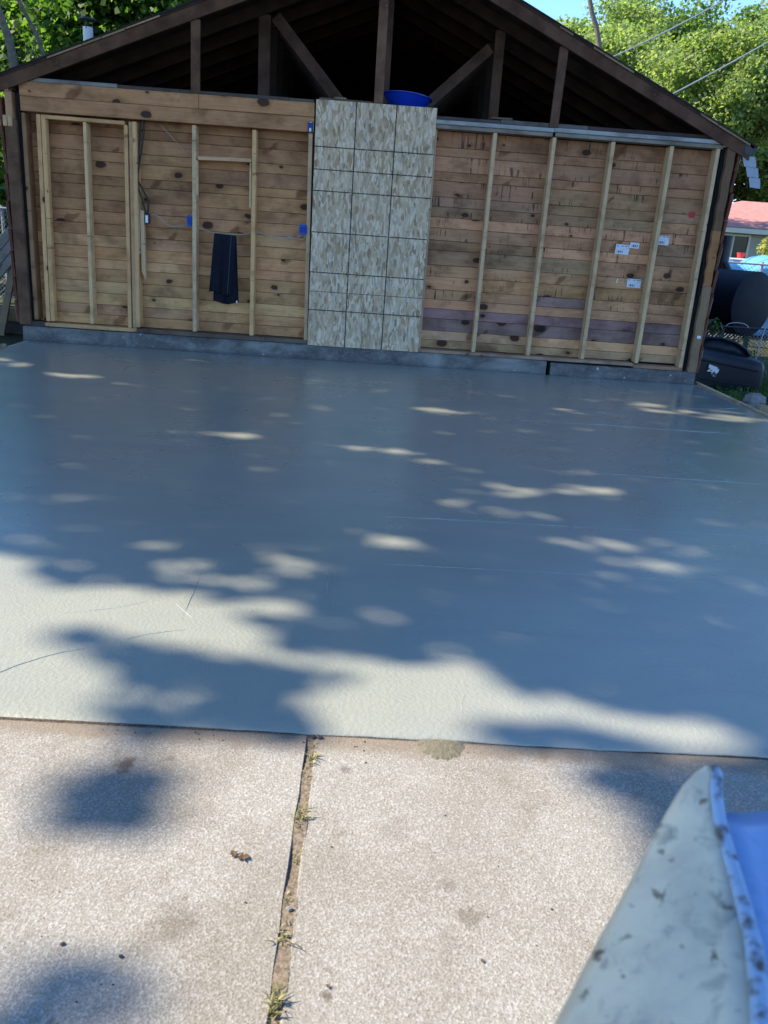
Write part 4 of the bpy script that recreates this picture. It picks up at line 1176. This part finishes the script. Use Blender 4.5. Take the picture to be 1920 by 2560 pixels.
# ------------------------------------------------------------------ concrete chute in the foreground
def chute_paint():
    t = NT('chipped_white_paint')
    v = t.coord('Object')
    big = t.noise(v, 16, 4, .6, .3)
    chip = t.noise(t.coord('Object', (1.3, .8, .8)), 62, 4, .6, .5)
    c = t.mix(t.ramp(big, [(.4, 0), (.65, 1)]), (.84, .68, .47), (.64, .52, .38))
    c = t.mix(t.ramp(t.noise(v, 34, 4, .65, .6), [(.55, 0), (.72, 1)]), c, (.36, .32, .24))
    c = t.mix(t.ramp(chip, [(.61, 0), (.66, .6), (.73, 1)]), c, (.13, .07, .035))
    t.bump(chip, .3, .003)
    return t.fin(c, .45, .4)
CHP = chute_paint()
BLUEIN = NT('blue_chute_inside')
n_ = BLUEIN.noise(BLUEIN.coord('Object'), 40, 4, .6)
BLUEIN = BLUEIN.fin(BLUEIN.mix(BLUEIN.ramp(n_, [(.5, 0), (.72, 1)]), (.18, .36, .66), (.11, .26, .52)), .35, .5)  # blue base colour, mottled darker by noise
BLUEEDGE = NT('blue_chute_edge')
n_ = BLUEEDGE.noise(BLUEEDGE.coord('Object'), 75, 3, .6)
BLUEEDGE = BLUEEDGE.fin(BLUEEDGE.mix(BLUEEDGE.ramp(n_, [(.50, 0), (.66, 1)]), (.32, .43, .58), (.10, .075, .06)), .5, .4)
chute = empty('concrete_chute', (.6, -9.1, -.01))
tag(chute, 'chipped white metal concrete chute with blue inside held above the driveway', 'chute')
CI = Matrix.Translation(-Vector(chute.location))
def cp(mb, nm, mat, smooth=True):
    o = mb.build(nm, mat, chute, smooth); o.matrix_parent_inverse = CI; return o
L_ = [(.2724, -8.4815, .9464), (.2635, -8.4831, .9408), (.2514, -8.491, .9324), (.2343, -8.507, .915), (.21, -8.5348, .8932), (.1894, -8.56, .8796), (.1682, -8.5851, .8663), (.1482, -8.61, .8536), (.1291, -8.6342, .843), (.1098, -8.6586, .8319), (.03, -8.76, .79)]
R_ = [(.2743, -8.4815, .9465), (.275, -8.4874, .9447), (.2699, -8.4994, .9401), (.2644, -8.5237, .9306), (.2592, -8.5634, .9223), (.2534, -8.596, .919), (.2466, -8.6282, .917), (.2359, -8.6598, .9165), (.226, -8.6867, .9143), (.2147, -8.7145, .9092), (.17, -8.82, .905)]
n = 9
V = []; F = []
bulge = Vector((-.55, -.25, .35)).normalized()
for a, b_ in zip(L_, R_):
    a = Vector(a); b_ = Vector(b_); wd = (b_-a).length
    for k in range(n+1):
        t = k/n
        V.append(a.lerp(b_, t) + bulge*(.10*wd*math.sin(math.pi*t)))
    # underside wraps round and back below the trough
m_ = n+1
for i in range(len(L_)-1):
    for k in range(n): F.append((i*m_+k, i*m_+m_+k, i*m_+m_+k+1, i*m_+k+1))
o = cp(MB().add(V, F), 'chute_side', CHP)
so = o.modifiers.new('thick', 'SOLIDIFY'); so.thickness = .006; so.offset = -1
# rim: rolled edge beside the white side
wr = [.004, .0048, .005, .0052, .0055, .006, .0062, .0065, .007, .008, .008]
side = Vector((.86, -.30, .0)).normalized()
rp = [Vector(b_) + side*wq*.85 + Vector((0, 0, -.001)) for b_, wq in zip(R_, wr)]
cp(MB().tube(rp, wr, 10), 'chute_rim', BLUEEDGE)
# trough surface falling away from the rim to the right, with a curved end
V = []; F = []
cols = 14; steps = 12
pe = Vector((.318, -8.432, .862))                        # near corner of the trough end
for i in range(steps+1):
    s_ = i/steps
    # left edge runs beside the rim, below it
    q = pe.lerp(Vector((.215, -8.79, .875)), s_)
    for k in range(cols+1):
        t = k/cols
        x = q.x + .46*t
        y = q.y + .20*t*(1-s_*.4)
        zz = q.z - .17*t + .34*t*t - .05*t*s_
        V.append((x, y, zz))
for i in range(steps):
    for k in range(cols):
        a = i*(cols+1)+k
        F.append((a, a+cols+1, a+cols+2, a+1))
o = cp(MB().add(V, F), 'chute_trough', BLUEIN)
so = o.modifiers.new('thick', 'SOLIDIFY'); so.thickness = .008
cp(MB().beam((.55, -8.95, -.008), (.50, -8.78, .80), .05, .05, (0, 1, 0), .004), 'chute_leg', DARKMETAL, False)
cp(MB().beam((.20, -8.80, .80), (.75, -8.70, .79), .03, .03, (0, 1, 0), .004), 'chute_bracket', DARKMETAL, False)

# ------------------------------------------------------------------ small things on the driveway
def weed(x, y, n, h, spread, seed, dry, label):
    r = random.Random(seed)
    V = []; F = []
    for k in range(n):
        bx, by = x+r.gauss(0, spread*.45), y+r.gauss(0, spread)
        a = r.random()*6.28; L = h*(.4+r.random()); lean = .3+.9*r.random()
        w = .0011+.0014*r.random()
        d = Vector((math.cos(a), math.sin(a), 0)); p = Vector((-d.y, d.x, 0))
        b0 = Vector((bx, by, -.020)); m1 = b0+d*L*lean*.35+Vector((0, 0, L*.7)); tip = b0+d*L*lean+Vector((0, 0, L*.95))
        o_ = len(V)
        V += [b0-p*w, b0+p*w, m1+p*w, m1-p*w, tip]
        F += [(o_, o_+1, o_+2, o_+3), (o_+3, o_+2, o_+4)]
    tag(MB().add(V, F).build('weed_tuft', WEED), label, 'weed', 'weeds growing in the driveway joint')
WL = ['dry weed tuft in the driveway joint next to the new slab', 'bushy yellowish weed tuft in the joint, second from the new slab', 'small straw coloured weed tuft, third in the joint from the new slab', 'green weed tuft in the joint, fourth from the new slab', 'sparse small weed, fifth in the joint from the new slab', 'blue green rosette weed, sixth in the joint from the new slab', 'spindly weed with twigs, seventh in the joint from the new slab', 'bright grass tuft in the joint, eighth from the new slab']
for k, (x, y, n, h, s) in enumerate(((-.113, -7.125, 14, .015, .010), (-.114, -7.185, 34, .020, .014), (-.122, -7.262, 20, .014, .012), (-.122, -7.425, 40, .024, .016), (-.122, -7.546, 16, .013, .010), (-.127, -7.681, 24, .014, .008), (-.130, -7.775, 26, .020, .014), (-.125, -7.925, 60, .026, .012))):
    weed(x, y, n, h, s, 20+k, k < 3, WL[k])
MB_ = MB()
tag(MB().tube([(-.118, -7.79, -.012), (-.10, -7.800, .001), (-.085, -7.806, -.004)], .0012, 5).build('twig', BARK), 'thin dark twig beside the spindly weed in the joint', 'twig')
def dead_leaf(x, y, rot, s, label):
    pr_ = [(0, -.5), (.28, -.30), (.20, -.1), (.5, .02), (.22, .18), (.16, .42), (0, .5), (-.2, .30), (-.14, .12), (-.46, .0), (-.22, -.14), (-.3, -.36)]
    V = []; F = []
    for (a, b_) in pr_:
        xx = s*(a*math.cos(rot)-b_*math.sin(rot)); yy = s*(a*math.sin(rot)+b_*math.cos(rot))
        V.append((x+xx, y+yy, -.0065+.010*s/.03*(abs(a)+.3*abs(b_))))
    V.append((x, y, -.0065))
    for k in range(12): F.append((k, (k+1) % 12, 12))
    o = MB().add(V, F).build('fallen_leaf', plain('dry_leaf', (.12, .075, .045), .8, .2, .3, 60))
    so = o.modifiers.new('t', 'SOLIDIFY'); so.thickness = .0008
    tag(o, label, 'leaf')
dead_leaf(-.264, -7.556, .5, .022, 'round curled brown dead leaf on the old driveway')
dead_leaf(-.240, -7.566, 1.9, .028, 'ragged brown dead leaf touching the round curled one')
dead_leaf(.272, -7.812, .2, .009, 'tiny brown leaf scrap on the driveway panel under the chute')
dead_leaf(-.030, -7.885, 1.0, .010, 'tiny brown leaf scrap beside the bright grass tuft')
def pebble(x, y, s, seed, label, mat, group=None):
    r = random.Random(seed)
    V = []; F = []; n, mm = 8, 4
    for j in range(mm+1):
        th = math.pi*j/mm
        for k in range(n):
            a = 2*math.pi*k/n; d = s*(.8+.4*r.random())
            V.append((x+d*1.3*math.sin(th)*math.cos(a), y+d*math.sin(th)*math.sin(a), -.010+s*.55+d*.7*math.cos(th)))
    for j in range(mm):
        for k in range(n): F.append((j*n+k, j*n+n+k, j*n+n+(k+1) % n, j*n+(k+1) % n))
    tag(MB().add(V, F).build('pebble', mat), label, 'pebble', group)
DKP = plain('dark_pebble', (.05, .045, .05), .8, .3, .4, 90)
pebble(-.552, -7.817, .0042, 1, 'dark pebble alone on the driveway, farther from the joint', DKP)
pebble(-.433, -7.839, .0042, 2, 'dark pebble with a hollow on the driveway, nearer the joint', DKP)
pebble(-.118, -7.092, .006, 3, 'dark pebble pressed against the new slab above the joint', DKP)
pebble(-.100, -7.093, .0065, 4, 'second dark pebble pressed against the new slab above the joint', DKP)
pebble(-.122, -7.705, .006, 5, 'grey pebble in the joint under the blue green rosette weed', STONE)
r = random.Random(9)
for k in range(46):
    pebble(r.uniform(-.75, .6), r.choice((r.uniform(-8.0, -7.1), r.uniform(-7.13, -7.095))), r.uniform(.0009, .0024), 50+k, 'tiny dark grit crumb scattered on the old driveway', DKP, 'grit crumbs on the driveway')
for k, (x, y) in enumerate(((.12, -2.98), (.98, -3.36), (2.9, -3.9), (-.05, -3.4))):
    pass

# ------------------------------------------------------------------ vegetation
def leaves_mesh(name, P, size, mat, parent=None, nbias=None, seed=0):
    g = np.random.default_rng(seed)
    n = len(P)
    nrm = g.standard_normal((n, 3)); 
    if nbias is not None: nrm += np.asarray(nbias)
    nrm /= np.linalg.norm(nrm, axis=1, keepdims=True)
    t = g.standard_normal((n, 3)); t -= nrm*(t*nrm).sum(1, keepdims=True); t /= np.linalg.norm(t, axis=1, keepdims=True)
    b_ = np.cross(nrm, t)
    s = (size*(.6+.8*g.random(n)))[:, None]
    V = np.empty((n, 4, 3))
    V[:, 0] = P - t*s*.5; V[:, 1] = P + b_*s*.34 + nrm*s*.10; V[:, 2] = P + t*s*.5; V[:, 3] = P - b_*s*.34 + nrm*s*.10
    Q = np.arange(n*4).reshape(n, 4)
    return np_mesh(name, V.reshape(-1, 3), Q, mat, parent)

def tree(name, label, base, height, ctr, rad, nclump, per, leaf, mat, seed, group, trunk_r=.16, clump_r=.75, lean=(0, 0)):
    g = np.random.default_rng(seed)
    base = np.array(base, float); ctr = np.array(ctr, float); rad = np.array(rad, float)
    root = empty(name, tuple(base)); tag(root, label, 'tree', group)
    I = Matrix.Translation(-Vector(base))
    C = g.standard_normal((nclump, 3)); C /= np.linalg.norm(C, axis=1, keepdims=True)
    C = ctr + C*rad*(g.random((nclump, 1))**.38)
    top = np.array([ctr[0]+lean[0], ctr[1]+lean[1], ctr[2]+rad[2]*.75])
    mb = MB()
    K = 9; tr = []
    for k in range(K+1):
        t = k/K
        p = base+(top-base)*t; p = p+np.array([.25*math.sin(3*t+seed), .2*math.cos(2.3*t+seed*2), 0])*t
        tr.append(p)
    mb.tube(tr, [trunk_r*(1-.85*k/K) for k in range(K+1)], 9)
    o = mb.build('trunk', BARK, root, True); o.matrix_parent_inverse = I
    mb = MB()
    for c in C[::2]:
        t = np.clip((c[2]-base[2])/(top[2]-base[2])-.18-.12*g.random(), .22, .95)
        k = t*K; i = min(int(k), K-1); p0 = tr[i]+(tr[i+1]-tr[i])*(k-i)
        mid = (p0+c)/2+np.array([0, 0, .15*np.linalg.norm(c-p0)])+g.standard_normal(3)*.12
        rr = trunk_r*(1-.8*t)*.45
        mb.tube([p0, mid, c], [rr, rr*.6, .012], 5, False)
    o = mb.build('limbs', BARK, root, True); o.matrix_parent_inverse = I
    P = np.repeat(C, per, 0)
    d = g.standard_normal(P.shape); d /= np.linalg.norm(d, axis=1, keepdims=True)
    sz = (clump_r*(.55+.8*g.random(nclump)))[np.repeat(np.arange(nclump), per)]
    P = P + d*(g.random((len(P), 1))**.55)*sz[:, None]*np.array([1.15, 1.15, .72])
    o = leaves_mesh('crown', P, leaf, mat, root, (-.3, -.2, .9), seed+1); o.matrix_parent_inverse = I
    return root

GL = 'trees behind the garage on the vent pipe side'
tree('broadleaf_tree', 'dark leafy tree rising straight behind the roof vent pipe', (-6.2, 12.0, -.4), 8, (-6.3, 12.0, 4.6), (2.6, 2.4, 2.7), 95, 300, .17, LEAF_L, 101, GL)
tree('broadleaf_tree', 'dark leafy tree beyond the grey bare branches by the low eave', (-10.2, 13.5, -.4), 8, (-10.2, 13.5, 4.2), (2.8, 2.6, 3.6), 110, 300, .17, LEAF_L, 103, GL)
tree('broadleaf_tree', 'tall dark tree standing deeper in the wood behind the vent pipe', (-8.2, 18.5, -.4), 10, (-8.2, 18.5, 5.4), (3.4, 3.0, 4.2), 120, 300, .19, LEAF_L, 105, GL)
tree('broadleaf_tree', 'yellow green tree showing just over the upper left rake of the roof', (-3.6, 15.5, -.4), 9, (-4.2, 15.0, 5.7), (2.3, 2.2, 2.4), 80, 300, .17, LEAF_R, 107, GL)
tree('broadleaf_tree', 'low dark tree filling the gap beyond the leaning grey boards', (-9.0, 9.0, -.3), 4, (-9.0, 9.2, 1.9), (1.9, 1.8, 1.9), 60, 260, .14, LEAF_L, 109, GL)
# bare grey branches beside the low eave
for k, (pts, rr, lab) in enumerate((
        ([(-5.35, 4.3, -.24), (-5.3, 4.3, 1.8), (-5.42, 4.2, 2.9), (-5.45, 4.1, 3.6), (-5.75, 4.0, 4.6)], [.11, .095, .08, .06, .04], 'thick grey vine covered trunk by the low eave'),
        ([(-4.62, 4.4, 2.45), (-4.9, 4.35, 2.95), (-5.12, 4.3, 3.7), (-5.45, 4.2, 4.4)], [.02, .03, .032, .028], 'long bare grey branch slanting past the vent pipe'))):
    tag(MB().tube(pts, rr, 8).build('dead_tree' if k == 0 else 'bare_branch', plain('grey_bark', (.22, .20, .18), .9, .1, .5, 20, .6)), lab, 'branch')
r = random.Random(3)
mb = MB()
for k in range(26):
    x0 = -5.4+r.gauss(0, .18); z0 = r.uniform(1.4, 3.2)
    p = [Vector((x0, 4.25+r.gauss(0, .12), z0))]
    for q in range(4): p.append(p[-1]+Vector((r.gauss(.02, .10), r.gauss(0, .05), r.uniform(.05, .35))))
    mb.tube(p, [.010, .008, .006, .005, .003], 4, False)
tag(mb.build('vine_tangle', plain('grey_vine', (.20, .18, .15), .9, .1, .4, 20)), 'tangle of thin grey vines around the thick trunk by the low eave', 'vine')

GR = 'trees beyond the garage on the tank side'
tree('broadleaf_tree', 'bright green tree with a bare leaning trunk nearest the roof peak', (6.2, 19.0, -.4), 10, (6.6, 19.0, 6.2), (1.9, 2.0, 2.0), 46, 420, .12, LEAF_R, 121, GR, .17, .62, (-.9, 0))
tree('broadleaf_tree', 'pale green tree filling the middle of the gap over the roof slope', (9.3, 29.5, -.5), 12, (9.3, 29.5, 7.0), (3.2, 2.6, 4.2), 125, 400, .16, LEAF_R, 123, GR, .24, .85)
tree('broadleaf_tree', 'bushy tree whose lower boughs hang over the dangling soffit strip', (8.4, 14.2, -.4), 7, (8.8, 13.6, 5.3), (2.4, 1.6, 1.3), 95, 420, .10, LEAF_R, 125, GR, .13, .55)
tree('broadleaf_tree', 'leafy bright tree reaching out highest above the bungalow roof', (15.4, 15.5, -.4), 9, (12.4, 14.6, 7.0), (2.6, 1.8, 2.0), 100, 420, .11, LEAF_R, 127, GR, .2, .62)
tree('broadleaf_tree', 'broad deep green tree behind the ridge of the bungalow', (15.5, 32.0, -.6), 12, (15.5, 32.0, 6.6), (4.6, 3.4, 5.6), 150, 400, .19, LEAF_M, 129, GR, .25, 1.0)
tree('broadleaf_tree', 'deep green tree behind the hidden end of the bungalow', (12.2, 35.0, -.6), 12, (12.2, 35.0, 6.8), (3.8, 3.2, 6.2), 140, 400, .20, LEAF_M, 131, GR, .25, 1.0)
tree('broadleaf_tree', 'tall hazy green tree far behind the pale green one', (6.6, 38.0, -.6), 12, (6.8, 38.0, 7.4), (3.0, 3.0, 4.2), 90, 400, .20, LEAF_R, 133, GR, .28, 1.0)
tree('broadleaf_tree', 'tall bright tree farthest along beyond the bungalow flue', (20.6, 33.0, -.6), 14, (20.4, 33.0, 9.6), (4.4, 3.4, 6.4), 150, 400, .20, LEAF_R, 135, GR, .28, 1.0)

tag(MB().tube([(6.35, 16, -.4), (6.1, 16, 3.0), (5.85, 16, 5.5), (5.70, 16, 6.67), (5.57, 16, 7.07), (5.38, 16, 7.44), (5.22, 16, 7.9), (5.05, 16, 9.2)], [.10, .09, .08, .072, .068, .062, .058, .04], 9).build('dead_tree', plain('pale_bark', (.24, .20, .16), .9, .1, .5, 16, .6)), 'slim bare trunk leaning in front of the bright trees near the roof peak', 'tree')
# bright shrub at the house and yard weeds
def bush(name, label, c, rad, n, leaf, mat, seed):
    g = np.random.default_rng(seed)
    d = g.standard_normal((n, 3)); d /= np.linalg.norm(d, axis=1, keepdims=True)
    P = np.array(c)+d*(g.random((n, 1))**.5)*np.array(rad)
    root = empty(name, (c[0], c[1], c[2]-rad[2])); tag(root, label, 'plant')
    I = Matrix.Translation(-Vector(root.location))
    o = leaves_mesh('foliage', P, leaf, mat, root, (0, -.3, .9), seed); o.matrix_parent_inverse = I
    mb = MB()
    for k in range(6):
        q = P[k*3]
        mb.tube([(c[0], c[1], c[2]-rad[2]-.05), tuple((np.array(c)+q)/2), tuple(q)], [.012, .009, .004], 5, False)
    o = mb.build('stem', BARK, root); o.matrix_parent_inverse = I
YELLOW = leaf_mat('yellow_green_leaf', (.22, .24, .04), (.42, .40, .09), .4)
bush('flowering_shrub', 'yellow green shrub above the blue tarp beside the red pot', (9.25, 11.25, 1.66), (.2, .18, .27), 200, .07, YELLOW, 5)
bush('leafy_weed', 'leafy green weed poking above the low fence rail in front of the tank', (4.62, 2.15, .48), (.09, .06, .12), 34, .09, GRASS, 6)
bush('leafy_weed', 'leafy green weed clump under the low fence rail behind the bin', (4.70, 2.6, .18), (.3, .25, .26), 240, .07, GRASS, 7)
bush('leafy_weed', 'wide leafy weed clump at the foot of the low fence post', (5.05, 2.0, -.08), (.5, .2, .2), 420, .06, GRASS, 9)
bush('leafy_weed', 'leafy weeds sprouting at the rim of the tipped bin by the form board', (4.35, .55, -.2), (.4, .12, .12), 240, .05, GRASS, 10)
bush('leafy_weed', 'dark leafy weed clump deeper behind the low fence', (5.35, 2.9, .05), (.35, .3, .28), 260, .07, GRASS, 8)
# grass along the right side of the slab
g = np.random.default_rng(12)
n = 9000
gxp = 3.70+2.9*g.random(n)**1.4; gyp = -2.6+4.6*g.random(n)
V = np.empty((n, 4, 3)); a = g.random(n)*6.28; L = .05+.11*g.random(n)
B = np.stack([gxp, gyp, np.full(n, -.245)], 1); w = np.stack([np.cos(a), np.sin(a), 0*a], 1)*.006
ln = np.stack([np.cos(a+1.2), np.sin(a+1.2), 0*a], 1)*(L*.6*g.random(n))[:, None]
V[:, 0] = B-w; V[:, 1] = B+w; V[:, 2] = B+w*.4+ln+np.array([0, 0, 1])*L[:, None]; V[:, 3] = B-w*.4+ln+np.array([0, 0, 1])*L[:, None]
stuff(np_mesh('grass', V.reshape(-1, 3), np.arange(n*4).reshape(n, 4), GRASS), 'tall grass growing along the form board by the bin', 'grass')

# overhead wires
for (a, b_, sag, lab) in (((3.2, 9.0, 3.05), (13.2, 13.5, 9.2), .25, 'overhead cable running down to the middle of the roof slope'), ((1.8, 9.0, 3.9), (8.2, 13.0, 7.4), .2, 'overhead cable crossing the bare leaning trunk near the roof peak')):
    a = Vector(a); b_ = Vector(b_)
    P = [a.lerp(b_, t)-Vector((0, 0, sag*4*t*(1-t))) for t in np.linspace(0, 1, 24)]
    tag(MB().tube(P, .016, 6).build('overhead_cable', plain('cable_grey', (.30, .34, .36), .5)), lab, 'cable')

# ------------------------------------------------------------------ shade trees standing beside the slab, out of frame: gaps in their canopy let the sun spots through
def inside(poly, x, y):
    c = np.zeros(len(x), bool); j = len(poly)-1
    for i in range(len(poly)):
        xi, yi = poly[i]; xj, yj = poly[j]
        if yi != yj:
            c ^= ((yi > y) != (yj > y)) & (x < (xj-xi)*(y-yi)/(yj-yi)+xi)
        j = i
    return c
g = np.random.default_rng(77)
NL = 165000
px = g.uniform(-7.5, 9.0, NL); py = g.uniform(-11.0, 5.5, NL)
keep = np.ones(NL)
edge = LIT_EDGE
lit_poly = [(-6, edge[0][1])] + list(edge) + [(edge[-1][0], -12), (-6, -12)]
lit = inside(lit_poly, px, py)
keep[lit] = 0
for (pl, d) in DARK:
    i_ = inside(pl, px, py) & lit
    keep[i_] = np.maximum(keep[i_], d)
i_ = (px > .75) & (px < 4.5) & (py < -7.35) & (py > -9.4)
keep[i_] = 1
for (cx, cy, rx, ry, s) in SPOTS:
    if s < .7: continue
    ry = max(ry, .045)+.035; rx = rx+.04
    d = ((px-cx)/rx)**2+((py-cy)/ry)**2
    i_ = (d < 1) & ~lit
    keep[i_] = np.minimum(keep[i_], 1-s*.9)
sel = g.random(NL) < keep
px, py = px[sel], py[sel]
hh = g.uniform(7.0, 10.4, len(px))
S_ = np.array(SUN)
P = np.stack([px, py, 0*px], 1)+S_[None, :]*(hh/S_[2])[:, None]
cent = [(-11.5, -7.0), (-12.5, -1.8), (-11.0, 3.8)]
own = np.argmin([((P[:, 1]-c[1])**2) for c in cent], 0)
for k, (cx, cy) in enumerate(cent):
    root = empty('shade_tree', (cx, cy, -.24))
    tag(root, ('tall shade tree beside the driveway end of the slab', 'tall shade tree beside the middle of the slab', 'tall shade tree beside the garage side wall')[k], 'tree', 'shade trees in a row along the slab')
    I = Matrix.Translation(-Vector(root.location))
    tr = [(cx, cy, -.24), (cx+.1, cy, 2.5), (cx+.2, cy+.1, 5.2), (cx+.6, cy+.1, 9.8)]
    o = MB().tube(tr, [.24, .20, .15, .05], 10).build('trunk', BARK, root, True); o.matrix_parent_inverse = I
    Pk = P[own == k]
    o = leaves_mesh('crown', Pk, .17, LEAF_S, root, tuple(S_*1.0), 300+k); o.matrix_parent_inverse = I
